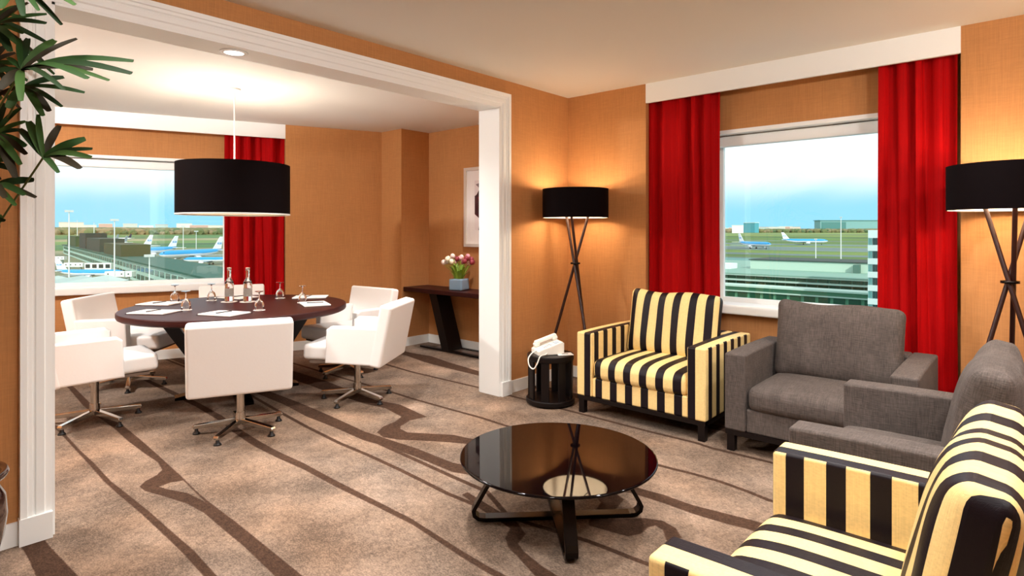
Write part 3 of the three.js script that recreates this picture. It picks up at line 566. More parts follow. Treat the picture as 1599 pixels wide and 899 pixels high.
{
  const p = [4.5, 0.7005, -4.76], t = thing('flower_vase', 'square blue-grey vase of pink and white tulips on the console table', 'flowers', p, 0.25);
  mesh('vase', uvBox(soft(0.17, 0.13, 0.17, 0.02, 10)).translate(0, 0.065, 0), phys('#7d97ab', 0.15, { clearcoat: 0.4 }), t);
  const stemM = mat('#8fae3a', 0.6), leafM = mat('#7fa02c', 0.55, { side: THREE.DoubleSide }), cols = ['#f6e3da', '#e9b4b4', '#f4edd0', '#dc9aa6', '#f3d9d2', '#8c2f3c'].map((c) => mat(c, 0.55, { side: THREE.DoubleSide }));
  for (let k = 0; k < 22; k++) {
    const a = k * 2.4, r0 = 0.05 * Math.sqrt((k % 7) / 7), R = 0.04 + 0.13 * Math.sqrt(k / 22), h = 0.36 - 0.1 * (k / 22) + rr(-0.02, 0.02);
    const top = [R * Math.cos(a), h, R * Math.sin(a)], st = mesh('stem', tube([[r0 * Math.cos(a), 0.11, r0 * Math.sin(a)], [R * 0.5 * Math.cos(a), h * 0.7, R * 0.5 * Math.sin(a)], top], 0.003, 8, 5), stemM, t);
    mesh('blossom', at(lathe([[0.002, -0.008], [0.019, 0], [0.027, 0.018], [0.024, 0.036], [0.012, 0.05], [0.005, 0.046]], 12), 0, 0, 0, 0.35 * Math.sin(a), 0, -0.35 * Math.cos(a)).translate(...top), cols[R > 0.1 && Math.sin(a) > 0.3 ? 5 : k % 5], st);
  }
  for (let k = 0; k < 26; k++) {
    const a = k * 1.9 + 0.4, R = rr(0.06, 0.14), h = rr(0.18, 0.3), w = 0.018, pos = [], idx = [];
    for (let i = 0; i <= 5; i++) { const u = i / 5, rad = 0.045 + (R - 0.045) * u * u + 0.02 * u, y = 0.11 + (h - 0.11) * Math.sin(u * 1.7), ww = w * Math.sin(Math.PI * (0.15 + 0.83 * u)); for (const s of [-1, 1]) pos.push(rad * Math.cos(a) - s * ww * Math.sin(a), y, rad * Math.sin(a) + s * ww * Math.cos(a)); if (i) { const q = i * 2; idx.push(q - 2, q - 1, q, q - 1, q + 1, q); } }
    const g = new THREE.BufferGeometry(); g.setAttribute('position', new THREE.Float32BufferAttribute(pos, 3)); g.setIndex(idx); g.computeVertexNormals(); mesh('leaf', g, leafM, t);
  }
  const v = thing('candle_glass', 'small dark red glass beside the tulips on the console table', 'glass', [4.58, 0.7005, -4.42]);
  mesh('body', lathe([[0, 0], [0.036, 0], [0.04, 0.01], [0.042, 0.12], [0.038, 0.12], [0.036, 0.015], [0, 0.012]], 28), phys('#5a140f', 0.1, { clearcoat: 0.5 }), v);
}
{
  const t = thing('framed_picture', 'framed abstract print with wide white mount on the wall above the console', 'picture', [XW, 1.623, -4.56], -Math.PI / 2);
  const w = 0.69, h = 0.9, f = 0.035;
  const silver = mat('#d8cfc4', 0.3, { metalness: 0.35 });
  mesh('frame', [bx(w, f, 0.03, 0, h / 2 - f / 2, 0.017), bx(w, f, 0.03, 0, -h / 2 + f / 2, 0.017), bx(f, h - 2 * f, 0.03, -w / 2 + f / 2, 0, 0.017), bx(f, h - 2 * f, 0.03, w / 2 - f / 2, 0, 0.017)], silver, t);
  mesh('mount', bx(w - 2 * f, h - 2 * f, 0.008, 0, 0, 0.008), mat('#f5f1ec', 0.8), t);
  const C = document.createElement('canvas'); C.width = 256; C.height = 384; const c = C.getContext('2d');
  c.fillStyle = '#2a0f12'; c.fillRect(0, 0, 256, 384);
  const blob = (col, pts) => { c.fillStyle = col; c.beginPath(); pts.forEach(([x, y], i) => (i ? c.lineTo(x, y) : c.moveTo(x, y))); c.closePath(); c.fill(); };
  blob('#e8dedb', [[0, 0], [110, 0], [60, 60], [20, 110], [0, 120]]); blob('#6d1520', [[30, 130], [120, 90], [220, 150], [200, 260], [90, 250]]);
  blob('#8a7d7c', [[10, 30], [90, 90], [150, 60], [230, 130], [240, 90], [150, 10], [60, 20]]); blob('#efe7e4', [[0, 260], [60, 300], [40, 384], [0, 384]]); blob('#b7adab', [[120, 270], [240, 200], [256, 300], [160, 340]]);
  const tx = new THREE.CanvasTexture(C); tx.colorSpace = THREE.SRGBColorSpace;
  const pg = new THREE.PlaneGeometry(0.37, 0.56).translate(0, 0.02, 0.0125); mesh('print', pg, new THREE.MeshStandardMaterial({ map: tx, roughness: 0.7 }), t);
  mesh('glazing', bx(w - 2 * f, h - 2 * f, 0.002, 0, 0, 0.02), glassPane, t);
}

// ---------------------------------------------------------------- curtains
function curtain(name, label, width, height, folds, phase, lining) {     // local: x 0..width, hangs from y = height, z folds
  const t = thing(name, label, 'curtain', [0, 0, 0], 0, 'red curtains'), nx = folds * 10, ny = 24, pos = [], idx = [], uv = [];
  for (let j = 0; j <= ny; j++) for (let i = 0; i <= nx; i++) {
    const u = i / nx, v = j / ny, warp = u + 0.03 * Math.sin(7 * u + 1.6 * v + phase) + 0.012 * Math.sin(17 * u - 2.5 * v), k = warp * folds * 2 * Math.PI + phase;
    const amp = 0.022 + 0.010 * Math.sin(u * 11 + phase * 2), z = amp * Math.sin(k) + 0.012 * Math.sin(k * 0.43 + 2.2 * v + 1) + 0.004 * Math.sin(k * 2.3 + 4 * v);
    pos.push(u * width + 0.008 * Math.sin(k * 2 + v * 3), v * height, z); uv.push(u * width * 3, v * height);
    if (i < nx && j < ny) { const a = j * (nx + 1) + i; idx.push(a, a + 1, a + nx + 1, a + 1, a + nx + 2, a + nx + 1); }
  }
  const g = new THREE.BufferGeometry(); g.setAttribute('position', new THREE.Float32BufferAttribute(pos, 3)); g.setAttribute('uv', new THREE.Float32BufferAttribute(uv, 2)); g.setIndex(idx); g.computeVertexNormals();
  mesh('fabric', g, curtainMat, t);
  if (lining) { // turned-back pale lining edge
    const s = lining < 0 ? 0 : width, q = []; for (let j = 0; j <= 12; j++) { const v = j / 12; q.push([s + lining * (0.006 + 0.014 * Math.sin(v * 3.1)), v * height]); }
    mesh('lining_edge', extrude([...q, [s - lining * 0.012, height], [s - lining * 0.012, 0]], 0.006).translate(0, 0, -0.05), liningMat, t);
  }
  return t;
}
{
  const put = (o, x, z, a) => { o.position.set(x, 0.012, z); o.rotation.y = a; };
  put(curtain('curtain', 'long red curtain left of the sitting room window behind the striped armchair', 0.615, 2.56, 5, 0.3, 0), 4.58, -2.468, -Math.PI / 2);
  put(curtain('curtain', 'long red curtain right of the sitting room window beside the tripod lamp', 0.425, 2.56, 4, 1.4, -1), 4.58, -0.775, -Math.PI / 2);
  let p = wc(-0.612, -0.08); put(curtain('curtain', 'red curtain at the right of the dining room window behind the bottles', 0.612, 2.51, 5, 2.1, 0), p[0], p[1], -A21);
}

// ---------------------------------------------------------------- fan palm at the left of the opening
const fronds = [[[0.403,1.903,-2.593],[[0.409,2.03,-2.677],[0.438,2.043,-2.704],[0.507,2.043,-2.657],[0.554,2.041,-2.573],[0.649,1.926,-2.284],[0.619,1.863,-2.198],[0.553,1.825,-2.182],[0.578,1.917,-2.471],[0.497,1.821,-2.185],[0.445,1.782,-2.214],[0.361,1.752,-2.339],[0.333,1.808,-2.492],[0.374,1.951,-2.657],[0.319,1.886,-2.688]]],[[0.429,1.871,-2.715],[[0.499,1.78,-2.515],[0.451,1.745,-2.539],[0.484,1.777,-2.623],[0.583,1.857,-2.601],[0.543,1.924,-2.706],[0.375,1.776,-2.655],[0.359,1.829,-2.794]]],[[0.443,1.598,-2.487],[[0.442,1.752,-2.564],[0.498,1.719,-2.546],[0.544,1.665,-2.418],[0.543,1.622,-2.329],[0.521,1.585,-2.248],[0.487,1.546,-2.226],[0.438,1.531,-2.252],[0.405,1.708,-2.651],[0.426,1.735,-2.628]]],[[0.344,1.509,-2.705],[[0.42,1.462,-2.468],[0.387,1.468,-2.445],[0.441,1.53,-2.626],[0.364,1.433,-2.442],[0.335,1.455,-2.414],[0.308,1.41,-2.595]]],[[0.35,2.08,-2.774],[[0.489,2.14,-2.692],[0.467,2.075,-2.581],[0.429,2.187,-2.835],[0.455,2.201,-2.806],[0.385,1.993,-2.584],[0.373,1.959,-2.597],[0.412,2.036,-2.628],[0.385,2.23,-2.885]]],[[0.385,2.193,-2.584],[[0.476,2.031,-2.405],[0.492,2.078,-2.311],[0.465,2.167,-2.493],[0.415,2.06,-2.399],[0.378,2.036,-2.41],[0.333,2.068,-2.492]]],[[0.356,1.697,-2.768],[[0.436,1.748,-2.737],[0.417,1.616,-2.607],[0.428,1.652,-2.686],[0.434,1.721,-2.769],[0.396,1.576,-2.571],[0.381,1.531,-2.558],[0.432,1.805,-2.802],[0.398,1.828,-2.871]]],[[0.36,1.972,-2.914],[[0.433,2.03,-2.907],[0.433,1.972,-2.831],[0.42,1.911,-2.77],[0.399,1.88,-2.778],[0.412,2.064,-2.975],[0.396,2.1,-3.024],[0.408,1.857,-2.739]]],[[0.339,1.593,-2.861],[[0.414,1.612,-2.777],[0.398,1.569,-2.72],[0.41,1.647,-2.856],[0.359,1.529,-2.688]]],[[0.343,1.387,-2.781],[[0.374,1.387,-2.701],[0.379,1.406,-2.786],[0.351,1.359,-2.682],[0.312,1.351,-2.742]]]];
{
  const P = [0.242, 0, -2.975], t = thing('potted_fan_palm', 'tall fan palm with dark green fronds in a glossy brown pot at left edge', 'plant', P);
  mesh('pot', lathe([[0, 0.0], [0.1, 0], [0.108, 0.01], [0.135, 0.08], [0.168, 0.2], [0.178, 0.28], [0.172, 0.35], [0.15, 0.392], [0.142, 0.405], [0.15, 0.412], [0.176, 0.425], [0.182, 0.438], [0.176, 0.45], [0.15, 0.447], [0.145, 0.40], [0, 0.40]], 56), phys('#2a0f0b', 0.12, { clearcoat: 0.8, clearcoatRoughness: 0.08 }), t);
  mesh('soil', cyl(0.144, 0.144, 0.01, 32).translate(0, 0.412, 0), mat('#2b2018', 0.95), t);
  const stemM = mat('#4a3a20', 0.7), petM = mat('#4d5a24', 0.55);
  const leafMs = ['#25401a', '#1c3016', '#314a1e', '#2a2416'].map((c) => phys(c, 0.6, { side: THREE.DoubleSide, specularIntensity: 0.35 }));
  const stems = [[0.02, 0.02, 0.06, 1.62, 0.2], [-0.03, -0.03, -0.1, 1.85, 0.0], [0.0, -0.04, 0.08, 1.35, -0.08], [0.04, -0.01, 0.05, 1.95, 0.12]];
  for (const [a, b, c, h, d] of stems) mesh('stem', tube([[a, 0.4, b], [a * 1.4 + c * 0.3, 0.4 + (h - 0.4) * 0.5, b + d * 0.3], [a + c, h, b + d * 0.8]], 0.012, 16, 7), stemM, t);
  const blade = (A, B, w, droop, k) => {
    const pos = [], idx = [], n = 8, dir = B.clone().sub(A), L = dir.length(); const side = dir.clone().cross(V(-0.35 + 0.1 * k, 0.45, 0.82)).normalize(), up = side.clone().cross(dir).normalize();
    for (let i = 0; i <= n; i++) {
      const u = i / n, c = A.clone().addScaledVector(dir, u); c.addScaledVector(up, 0.16 * L * Math.sin(Math.PI * u) * droop);
      const ww = w * (u < 0.08 ? 0.35 + 4 * u : u > 0.9 ? Math.max(0.55, 1 - 4.5 * (u - 0.9)) : 0.67 + 0.4 * Math.sin(Math.PI * (u - 0.08) / 0.9));
      for (const s of [-1, 0, 1]) { const q = c.clone().addScaledVector(side, s * ww / 2).addScaledVector(up, s ? 0 : -ww * 0.16); pos.push(q.x, q.y, q.z); }
      if (i) { const q = i * 3; for (const o of [0, 1]) idx.push(q - 3 + o, q - 2 + o, q + o, q - 2 + o, q + 1 + o, q + o); }
    }
    const g = new THREE.BufferGeometry(); g.setAttribute('position', new THREE.Float32BufferAttribute(pos, 3)); g.setIndex(idx); g.computeVertexNormals(); return g;
  };
  const o = V(...P), all = fronds.map(([h, tips]) => [V(...h).sub(o), tips.map((q) => V(...q).sub(o))]);
  for (let k = 0; k < 9; k++) { // fronds on the far side of the plant
    const a = 2.0 + k * 0.42, h = V(0.22 * Math.cos(a) - 0.05, 1.3 + 0.1 * k + 0.05 * (k % 3), 0.16 * Math.sin(a) + 0.02), tips = [];
    for (let i = 0; i < 8; i++) { const b = a - 1.5 + i * 0.42; tips.push(h.clone().add(V(0.26 * Math.cos(b), 0.1 - 0.04 * i + 0.1 * Math.sin(i * 2), 0.13 * Math.sin(b)))); }
    for (const q of tips) q.z = Math.max(q.z, -0.27); all.push([h, tips]);
  }
  all.forEach(([h, tips], k) => {
    const base = V(0.05 * Math.sin(k), Math.max(0.9, h.y - 0.5), -0.03 + 0.05 * Math.cos(k));
    const pet = mesh('frond', tube([[base.x, base.y, base.z], [(base.x * 0.6 + h.x * 0.4), (base.y + h.y) / 2 - 0.02, (base.z * 0.6 + h.z * 0.4)], [h.x, h.y, h.z]], 0.0035, 14, 6), petM, t);
    tips.forEach((q, i) => mesh('leaflet', blade(h, q, 0.024 + 0.006 * ((i * 7) % 3 - 1), 0.5, i % 3), leafMs[(i + k) % 4], pet));
  });
}

// ---------------------------------------------------------------- the airport outside, seen from the sixth floor
const GY = -18.65;
const rise = (d) => { const t = Math.min(1, Math.max(0, (d - 750) / 1500)); return 16.2 * t * t * (3 - 2 * t) * 0.5 + 16.2 * t * 0.5; };
const groundY = (x, z) => GY + rise(Math.hypot(x, z));
{
  const C = document.createElement('canvas'); C.width = C.height = 2048; const c = C.getContext('2d'), S = 2048 / 3400, X = (x) => (x + 600) * S, Z = (z) => (z + 2800) * S;
  c.fillStyle = '#6f9440'; c.fillRect(0, 0, 2048, 2048);
  const quad = (col, pts) => { c.fillStyle = col; c.beginPath(); pts.forEach(([x, z], i) => (i ? c.lineTo(X(x), Z(z)) : c.moveTo(X(x), Z(z)))); c.closePath(); c.fill(); };
  const strip = (col, x0, x1, tilt = 0) => quad(col, [[x0 - tilt, -1200], [x1 - tilt, -1200], [x1 + tilt, 600], [x0 + tilt, 600]]);
  // towards the sitting room window
  strip('#6a9488', 40, 460, 20); strip('#5f8a3a', 470, 520, 10); strip('#78938f', 520, 560); strip('#7d9f42', 560, 620, -10); strip('#7e9a92', 650, 790, 8); strip('#86a84a', 790, 835); strip('#7b9a8c', 850, 925, 12); strip('#5f8a3c', 960, 1010); strip('#7a9888', 1070, 1110); strip('#6f9a40', 1110, 1300); strip('#58803c', 1300, 1420, 20); strip('#8aa850', 1450, 1700); strip('#7c9a84', 1700, 1740); strip('#93ad5a', 1750, 2700);
  // towards the dining room window
  const band2 = (col, z0, z1, tilt = 0) => { const X1 = z1 > -700 ? 330 : 700; quad(col, [[-600, z0 - tilt], [X1, z0 + tilt], [X1, z1 + tilt], [-600, z1 - tilt]]); };
  quad('#6f9440', [[-600, -2800], [520, -2800], [520, -560], [-600, -560]]);
  band2('#8d9b78', -640, -60, 20); band2('#a9ad84', -760, -640, 30); band2('#4f8f52', -900, -780, 40); band2('#3f7d5a', -960, -915, 40); band2('#79a355', -1120, -960, 40); band2('#b9b784', -1300, -1150, 60); band2('#3d7a5c', -1360, -1320, 60); band2('#5f9550', -1600, -1380, 60); band2('#b7c07c', -1900, -1700, 60); band2('#86a85c', -2300, -1900, 60);
  const img = c.getImageData(0, 0, 2048, 2048), d = img.data;
  for (let j = 0; j < 2048; j++) for (let i = 0; i < 2048; i++) { const k = (j * 2048 + i) * 4, n = 0.66 + 0.30 * fbm(i / 60, j / 60, 4) + 0.10 * (hash(i, j) - 0.5); d[k] = cl(d[k] * n); d[k + 1] = cl(d[k + 1] * n); d[k + 2] = cl(d[k + 2] * n); }
  c.putImageData(img, 0, 0);
  const tx = new THREE.CanvasTexture(C); tx.colorSpace = THREE.SRGBColorSpace; tx.flipY = false;
  const pos = [], uv = [], idx = [], nr = 70, na = 120;
  for (let i = 0; i <= nr; i++) for (let k = 0; k <= na; k++) {
    const r = 30 * Math.pow(150, i / nr), a = -0.9 + 2.9 * k / na, x = r * Math.cos(a), z = -r * Math.sin(a);
    pos.push(x, groundY(x, z), z); uv.push((x + 600) / 3400, (z + 2800) / 3400);
    if (i < nr && k < na) { const q = i * (na + 1) + k; idx.push(q, q + 1, q + na + 1, q + 1, q + na + 2, q + na + 1); }
  }
  const g = new THREE.BufferGeometry(); g.setAttribute('position', new THREE.Float32BufferAttribute(pos, 3)); g.setAttribute('uv', new THREE.Float32BufferAttribute(uv, 2)); g.setIndex(idx); g.computeVertexNormals();
  struct('airfield_ground', g, new THREE.MeshStandardMaterial({ map: tx, roughness: 0.95, side: THREE.DoubleSide }));
}
const ext = (c, r = 0.7, o) => mat(c, r, o);
const jetBlue = ext('#2aa0dc', 0.35), jetWhite = ext('#eef3f4', 0.4), jetGrey = ext('#8fa3a8', 0.5), tyre = ext('#1c2222', 0.8), jetNavy = ext('#1c3550', 0.5);
const font = await new FontLoader().loadAsync('fonts/droid/droid_sans_bold.typeface.json');
const tailGeo = new TextGeometry('KLM', { font, size: 1.9, depth: 0.1, curveSegments: 3 }); tailGeo.center();
function airliner(L, [x, z], [dx, dz], label, group, tailMat = jetWhite, bodyMat = jetBlue) {
  const t = thing('airliner', label, 'aeroplane', [x, groundY(x, z), z], Math.atan2(-dz, dx), group); t.scale.setScalar(L / 58);
  const prof = [[0.02, 29], [0.9, 28.3], [1.8, 26.6], [2.5, 24], [2.8, 20], [2.8, -8], [2.6, -14], [2.0, -21], [1.1, -26], [0.35, -29], [0.02, -29.2]].map(([r, y]) => new THREE.Vector2(r, y)).reverse();
  const half = (a, b) => { const g = new THREE.LatheGeometry(prof, 20, a, b); g.rotateZ(-Math.PI / 2); const p = g.attributes.position; for (let i = 0; i < p.count; i++) { const X = p.getX(i); if (X < -8) p.setY(i, p.getY(i) + 1.7 * Math.pow((-8 - X) / 21, 1.6)); } g.translate(0, 5.4, 0); g.computeVertexNormals(); return g; };
  mesh('upper_fuselage', half(Math.PI * 1.5 - 1.62, 3.24), bodyMat, t); mesh('belly', half(Math.PI * 1.5 + 1.62, 2 * Math.PI - 3.24), jetWhite, t);
  for (const s of [-1, 1]) {
    mesh('wing', extrude([[7, 0], [-3.5, 0], [-9, 26], [-6.6, 26.4]].map(([a, b]) => [a, b * s]), 0.45).rotateX(Math.PI / 2).translate(0, 4.4, 0), jetGrey, t);
    mesh('stabiliser', extrude([[-21, 0], [-26.5, 0], [-29, 9.5], [-27.2, 9.8]].map(([a, b]) => [a, b * s]), 0.3).rotateX(Math.PI / 2).translate(0, 7.3, 0), jetWhite, t);
    const e = mesh('engine', at(lathe([[0.9, -2.6], [1.25, -1], [1.4, 1], [1.35, 2.4], [1.05, 2.4], [0.6, -2.6]], 16), 4.5, 2.7, 9 * s, 0, 0, -Math.PI / 2), jetBlue === bodyMat ? jetWhite : jetGrey, t);
    mesh('main_gear', [cyl(0.7, 0.7, 1.6, 12).rotateX(Math.PI / 2).translate(-1.5, 0.7, 4 * s), cyl(0.25, 0.25, 3.4, 8).translate(-1.5, 2.3, 4 * s)], tyre, t);
  }
  mesh('nose_gear', [cyl(0.5, 0.5, 0.9, 12).rotateX(Math.PI / 2).translate(21, 0.5, 0), cyl(0.18, 0.18, 2.6, 8).translate(21, 1.8, 0)], tyre, t);
  const fin = mesh('tail_fin', extrude([[-19, 8], [-27.4, 8.3], [-29.8, 17.4], [-26.4, 17.4]], 0.5).translate(0, 0, -0.25), tailMat, t);
  if (tailMat === jetWhite) for (const s of [-1, 1]) { const w = mesh('tail_lettering', tailGeo, jetBlue, fin); w.position.set(-25.6, 12.2, 0.32 * s); w.rotation.y = s > 0 ? 0 : Math.PI; w.scale.setScalar(0.8); }
  mesh('cockpit_window', at(bx(0.9, 0.55, 3.0), 26.4, 6.7, 0, 0, 0, -0.5), tyre, t);
  return t;
}
airliner(58, [697, -243], [-0.56, 0.82], 'blue and white airliner taxiing at left in the right-hand window', 'airliners on the taxiway');
airliner(58, [893, -242], [0.26, 0.965], 'blue and white airliner seen side-on in the middle of the right-hand window', 'airliners on the taxiway');
airliner(29, [68, -295], [0.66, 0.75], 'large bright blue airliner at the bottom left of the dining room window', 'parked airliners');
airliner(56, [161, -590], [-0.9, 0.43], 'parked airliner with tall white fin behind the pier, leftmost of three fins', 'parked airliners');
airliner(54, [158, -518], [-0.9, 0.43], 'parked airliner with white fin, middle of the three fins', 'parked airliners');
airliner(54, [157, -428], [-0.9, 0.43], 'parked airliner with white fin beside the red curtain', 'parked airliners');
airliner(32, [146, -372], [-0.66, -0.75], 'blue airliner parked nearest behind the pier roof', 'parked airliners');
airliner(40, [300, -1120], [-0.9, 0.43], 'small distant airliner with a dark blue tail fin', 'parked airliners', jetNavy, jetWhite);
airliner(46, [215, -830], [-0.8, 0.6], 'distant white airliner right of the dark rooftop boxes', 'distant white airliners', jetGrey, jetWhite);
airliner(46, [240, -960], [-0.8, 0.6], 'far white airliner left of the dark-finned one', 'distant white airliners', jetGrey, jetWhite);
// floodlight masts
function mast(x, z, h, label, y = groundY(x, z), r = 0.35) {
  const t = thing('floodlight_mast', label, 'mast', [x, y, z], 0, 'floodlight masts');
  mesh('pole', cyl(r, r * 0.6, h, 8).translate(0, h / 2, 0), ext('#dfe8e4', 0.6), t); mesh('lamp_head', bx(2.4, 0.7, 1.2, 0, h, 0), ext('#c8d4d0', 0.6), t);
}
mast(473, -104, 30, 'tall white floodlight mast before the hangar in the right-hand window', undefined, 0.4); mast(410, -104.5, 15, 'short floodlight mast behind the terminal roof in the right-hand window');
mast(52, -252, 27, 'white floodlight mast leftmost in the dining room window', undefined, 0.28); mast(300, -1391, 34, 'distant floodlight mast second from the left in the dining room window', undefined, 0.7); mast(360, -1530, 30, 'far small floodlight mast above the rooftop boxes', undefined, 0.8);
mast(64, -246, 24, 'white floodlight mast in the middle of the dining room window', undefined, 0.28); mast(58, -190, 13, 'white floodlight mast low in front of the pier', undefined, 0.22); mast(177, -502, 24, 'slim floodlight mast between the middle and right white fins', undefined, 0.35); mast(168, -452, 20, 'slim floodlight mast near the red curtain', undefined, 0.3);

// pier of the terminal (dining room window)
{
  const P0 = V(61, 0, -100), P1 = V(138, 0, -655), L = P0.distanceTo(P1), dir = P1.clone().sub(P0).normalize(), turn = Math.atan2(-dir.z, dir.x);
  const t = thing('airport_pier', 'long low airport pier with flat dark green roof running across the view', 'building', [P0.x, GY, P0.z], turn);
  mesh('wall', box(0, L, 0, 7.6, -7, 7), ext('#a9cbbb', 0.7), t);
  mesh('roof', box(-2, L + 2, 7.6, 8.2, -8, 8), ext('#1f5a48', 0.8), t);
  const winM = ext('#2c5d52', 0.25); for (let i = 0; i < 60; i++) mesh('window', box(4 + i * 9.2, 10.6 + i * 9.2, 4.6, 6.4, -7.15, -6.95), winM, t);
  for (let i = 0; i < 60; i++) mesh('window', box(4 + i * 9.2, 10.6 + i * 9.2, 1.2, 3.2, -7.15, -6.95), winM, t);
  const rb = (s, w, n, h, d, c, label) => { const q = P0.clone().addScaledVector(dir, s), o = mesh('rooftop_box', bx(w, h, d, 0, h / 2, n), ext(c, 0.85)); o.position.set(q.x, GY + 8.21, q.z); o.rotation.y = turn; tag(o, label, 'roof box', 'plant boxes on the pier roof'); };
  rb(250, 62, 0, 5.5, 12, '#3a4a2c', 'olive brown plant box on the pier roof, nearest of the row'); rb(335, 70, 0, 7.5, 12, '#2a4238', 'dark grey-green plant box on the pier roof, second of the row');
  rb(400, 44, 0, 10.5, 12, '#1f3a34', 'tallest dark plant box on the pier roof'); rb(490, 80, 0, 8, 12, '#33502f', 'green-brown plant box at the far end of the pier roof');
}
// passenger bridges
[[84, -433, 9, 'white passenger bridge at the left edge of the dining room window'], [72.5, -340, 9, 'white passenger bridge behind the tail of the big blue airliner'], [77, -318, 12, 'white passenger bridge with large dark windows above the big blue airliner'], [68, -254, 10, 'white passenger bridge at the nose of the big blue airliner'], [60.5, -196, 11, 'long white passenger bridge with a row of round windows, nearest one']].forEach(([x, z, w, label], i) => {
  const t = thing('passenger_bridge', label, 'bridge', [x, GY + 3.2, z], Math.atan2(-0.749, 0.6626), 'passenger bridges');
  mesh('cabin', bx(w, i === 2 ? 2.8 : 1.9, 2.6, 0, 1, 0), ext('#e6efe6', 0.6), t); mesh('support', [bx(0.6, 3.2, 0.6, -w * 0.3, -1.6, 0), bx(0.6, 3.2, 0.6, w * 0.3, -1.6, 0)], ext('#7e958c', 0.7), t);
  const n = i === 4 ? 11 : i === 2 ? 4 : 4; for (let k = 0; k < n; k++) mesh('window', bx(i === 2 ? w / 6 : 0.5, i === 2 ? 1.7 : 0.5, 0.1, -w / 2 + (k + 0.5) * w / n, 1.05, 1.32), ext('#233a36', 0.4), t);
});
// glass saw-tooth roof in the foreground
{
  const t = thing('glass_roofed_hall', 'low hall with slanted grey glass roof panels below the dining room window', 'building', [46, GY, -206], Math.atan2(-0.749, 0.6626) + 0.25);
  mesh('wall', bx(48, 4.2, 30, -16, 2.1, -2), ext('#86a79c', 0.7), t);
  const pm = [ext('#a7c4b8', 0.3), ext('#93b5aa', 0.3)];
  for (let i = 0; i < 7; i++) mesh('roof_panel', extrude([[0, 4.2], [6.2, 4.2], [6.2, 4.5], [0, 6.2]], 30).translate(-40 + i * 6.6, 0, -17), pm[i % 2], t);
}
// terminal in front of the sitting room window
{
  const conc = ext('#b9d6c4', 0.75), glassM = ext('#174a33', 0.2), roofM = ext('#7fa896', 0.8), slab = ext('#b4d0c0', 0.7), zA = -110, zB = 10;
  const t = thing('terminal_building', 'long terminal building with flat pale roof and rows of green windows below the right-hand window', 'building', [0, 0, 0]);
  mesh('wall', box(165, 235, GY, -10.5, zA, zB), ext('#4a7d66', 0.8), t); mesh('roof', box(163.8, 236, -10.5, -10.2, zA, zB), roofM, t);
  mesh('slab', box(163.9, 165.5, -10.8, -10.5, zA, zB), slab, t); mesh('slab', box(163.6, 165.5, -12.2, -11.8, zA, zB), slab, t); mesh('slab', box(163.6, 165.5, -13.7, -13.3, zA, zB), slab, t);
  for (let i = 0; i < 46; i++) for (const y of [-11.72, -13.2]) mesh('window', box(164.8, 165.2, y, y + 0.86, zA + 1 + i * 2.6, zA + 3.2 + i * 2.6), glassM, t);
  const u = thing('terminal_front_wing', 'lower front wing of the terminal with pale roof edge and window band', 'building', [0, 0, 0]);
  mesh('wall', box(154, 158, GY, -12.9, zA, zB), ext('#5c9676', 0.8), u); mesh('roof', box(152.6, 158.2, -12.9, -12.5, -66, zB), slab, u); mesh('roof', box(152.6, 158.2, -12.9, -12.5, zA, -66.2), roofM, u);
  for (let i = 0; i < 36; i++) mesh('window', box(153.7, 154.2, -15.6, -14.4, zA + 1 + i * 3.2, zA + 3.4 + i * 3.2), glassM, u);
  mesh('slab', box(153.2, 154.4, -14.2, -13.9, zA, zB), slab, u); mesh('slab', box(153.2, 154.4, -16.1, -15.8, zA, zB), slab, u);
  const pent = thing('roof_penthouse', 'long pale blank roof storey on top of the terminal', 'building', [0, 0, 0]);
  mesh('wall', box(186, 205, -10.2, -7.5, -66, -25), conc, pent); mesh('coping', box(185.6, 205.4, -7.5, -7.25, -66.4, -24.6), ext('#31443e', 0.8), pent); mesh('stair_head', box(184, 186, -10.2, -7.9, -37.5, -36), ext('#4c7468', 0.8), pent);
  const low = tag(mesh('roof_hut', box(180, 186, -10.2, -8.6, -84, -70), ext('#dfeee8', 0.7)), 'small white hut on the terminal roof at the left of the window', 'hut');
  const dk = tag(mesh('side_hall', box(238, 300, GY, -12.2, -150, -70), ext('#5d8f86', 0.8)), 'teal flat hall behind the terminal at the left', 'building');
  // hotel wing
  const w = thing('hotel_wing', 'white multi-storey hotel wing with dark windows at the right edge of the window', 'building', [0, 0, 0]);
  mesh('wall', box(139, 152, GY, 1.6, -25.6, 12), ext('#cfe6e2', 0.7), w); mesh('roof_box', box(142, 150, 1.6, 3.6, -24, 2), ext('#27424a', 0.8), w);
  const dkW = ext('#1d3d3c', 0.3), tealW = ext('#5f9a96', 0.3);
  for (let f = 0; f < 7; f++) { const y = -0.9 - f * 2.72; mesh('spandrel', box(138.75, 139.1, y - 1.75, y - 0.55, -25.62, 12), ext('#c9deda', 0.7), w); for (let i = 0; i < 12; i++) mesh('window', i < 2 ? box(138.85, 139.2, y - 0.5, y + 0.9, -25.5 + i * 0.35, -25.25 + i * 0.35) : box(138.85, 139.2, y - 0.5, y + 0.9, -25.75 + i * 0.5, -25.32 + i * 0.5), i < 2 ? tealW : dkW, w); }
}
// hangar on the skyline
{
  const t = thing('hangar', 'long grey-teal aircraft hangar on the skyline of the right-hand window', 'building', [2190, groundY(2190, -544), -544], Math.atan2(-(-350 + 544), 2360 - 2190));
  mesh('wall', box(0, 420, 0, 40, -40, 0), ext('#7fb3b0', 0.8), t); mesh('roof', box(-3, 423, 40, 42, -43, 3), ext('#6ea8a8', 0.8), t); mesh('door', box(4, 86, 0, 35, 0, 1.5), ext('#4f8b86', 0.8), t);
}
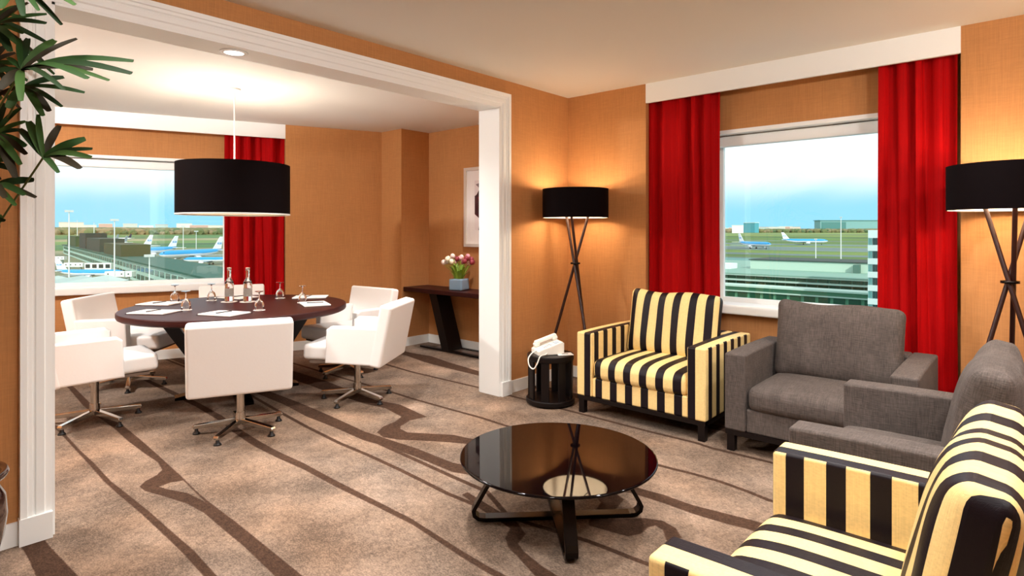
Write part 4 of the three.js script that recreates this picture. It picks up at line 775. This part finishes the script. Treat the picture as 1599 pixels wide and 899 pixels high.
// far town: blocks of flats and sheds
{
  const cols = ['#dfe3d6', '#c9d4cc', '#e7dccb', '#b8cbc6', '#cfae9e', '#eef0ea'].map((c) => ext(c, 0.85));
  const L = ['far block of flats on the skyline of the dining room window', 'far shed or block on the skyline of the right-hand window'], Gp = ['skyline buildings of the dining room window', 'skyline buildings of the right-hand window'];
  const far = (u, d, w, h, k, which) => { // u: heading in degrees from +x towards -z
    const a = u * Math.PI / 180, x = d * Math.cos(a), z = -d * Math.sin(a), t = thing('far_building', L[which], 'building', [x, groundY(x, z), z], a - Math.PI / 2, Gp[which]);
    mesh('wall', box(-w / 2, w / 2, 0, h, -14, 14), cols[k % 6], t); mesh('roof', box(-w / 2 - 0.8, w / 2 + 0.8, h, h + 1.2, -14.8, 14.8), cols[(k + 1) % 6], t);
  };
  for (let i = 0; i < 26; i++) far(67.2 + i * 0.55, 2420 + 70 * (i % 4), rr(34, 80), [16, 10, 24, 13, 20, 9, 28][i % 7] + rr(0, 6), i, 0);
  for (let i = 0; i < 20; i++) far(15.9 + i * 0.36, 2370 + 70 * (i % 4), rr(24, 54), [14, 10, 18, 9, 15][i % 5] + rr(0, 6), i + 2, 1);
  far(20.6, 2000, 34, 24, 5, 1);
  const tb = thing('teal_office_block', 'teal office block rising above the left skyline of the right-hand window', 'building', [1980, groundY(1980, -700), -700], 1.23);
  mesh('wall', box(-22, 22, 0, 32, -10, 10), ext('#4fa3b4', 0.5), tb); mesh('roof', box(-23, 23, 32, 34, -11, 11), ext('#cfe8ea', 0.7), tb);
  for (let f = 0; f < 4; f++) mesh('window', box(-20, 20, 5 + f * 7, 8.5 + f * 7, 10, 10.4), ext('#2f7f94', 0.3), tb);
  for (let i = 0; i < 9; i++) far(68 + i * 1.3, 2040 + 30 * (i % 2), rr(25, 60), rr(7, 10), i + 3, 0);
  // belts of trees, too many to count
  const g = new THREE.IcosahedronGeometry(1, 1), p = g.attributes.position; for (let i = 0; i < p.count; i++) { const s = 0.85 + 0.3 * hash(Math.round(p.getX(i) * 50), Math.round(p.getY(i) * 50 + p.getZ(i) * 31)); p.setXYZ(i, p.getX(i) * s, p.getY(i) * s, p.getZ(i) * s); } g.computeVertexNormals();
  const N = 3600, im = new THREE.InstancedMesh(g, ext('#ffffff', 0.95), N), m = new THREE.Matrix4(), q = new THREE.Quaternion(), tc = ['#5f6f45', '#74764f', '#8a8060', '#4f6a48', '#6b7a50', '#7f7b5c'].map((c) => new THREE.Color(c));
  for (let i = 0; i < N; i++) {
    const left = i < 2600, a = (left ? rr(65, 83) : rr(9, 25)) * Math.PI / 180, d = left ? (i % 4 ? rr(2150, 2420) : rr(1750, 2150)) : rr(2150, 2350), x = d * Math.cos(a), z = -d * Math.sin(a), r = left ? rr(5, 11) : rr(4, 9);
    q.setFromAxisAngle(V(0, 1, 0), rr(0, 6)); m.compose(V(x, groundY(x, z) + r * 0.55, z), q, V(r * 1.3, r, r * 1.3)); im.setMatrixAt(i, m); im.setColorAt(i, tc[Math.floor(rr(0, 6))]);
  }
  im.name = 'tree_belt'; im.userData = { kind: 'stuff', label: 'brown-green belt of trees along the horizon', category: 'trees' }; im.castShadow = im.receiveShadow = true; scene.add(im);
}

renderer.render(scene, camera);
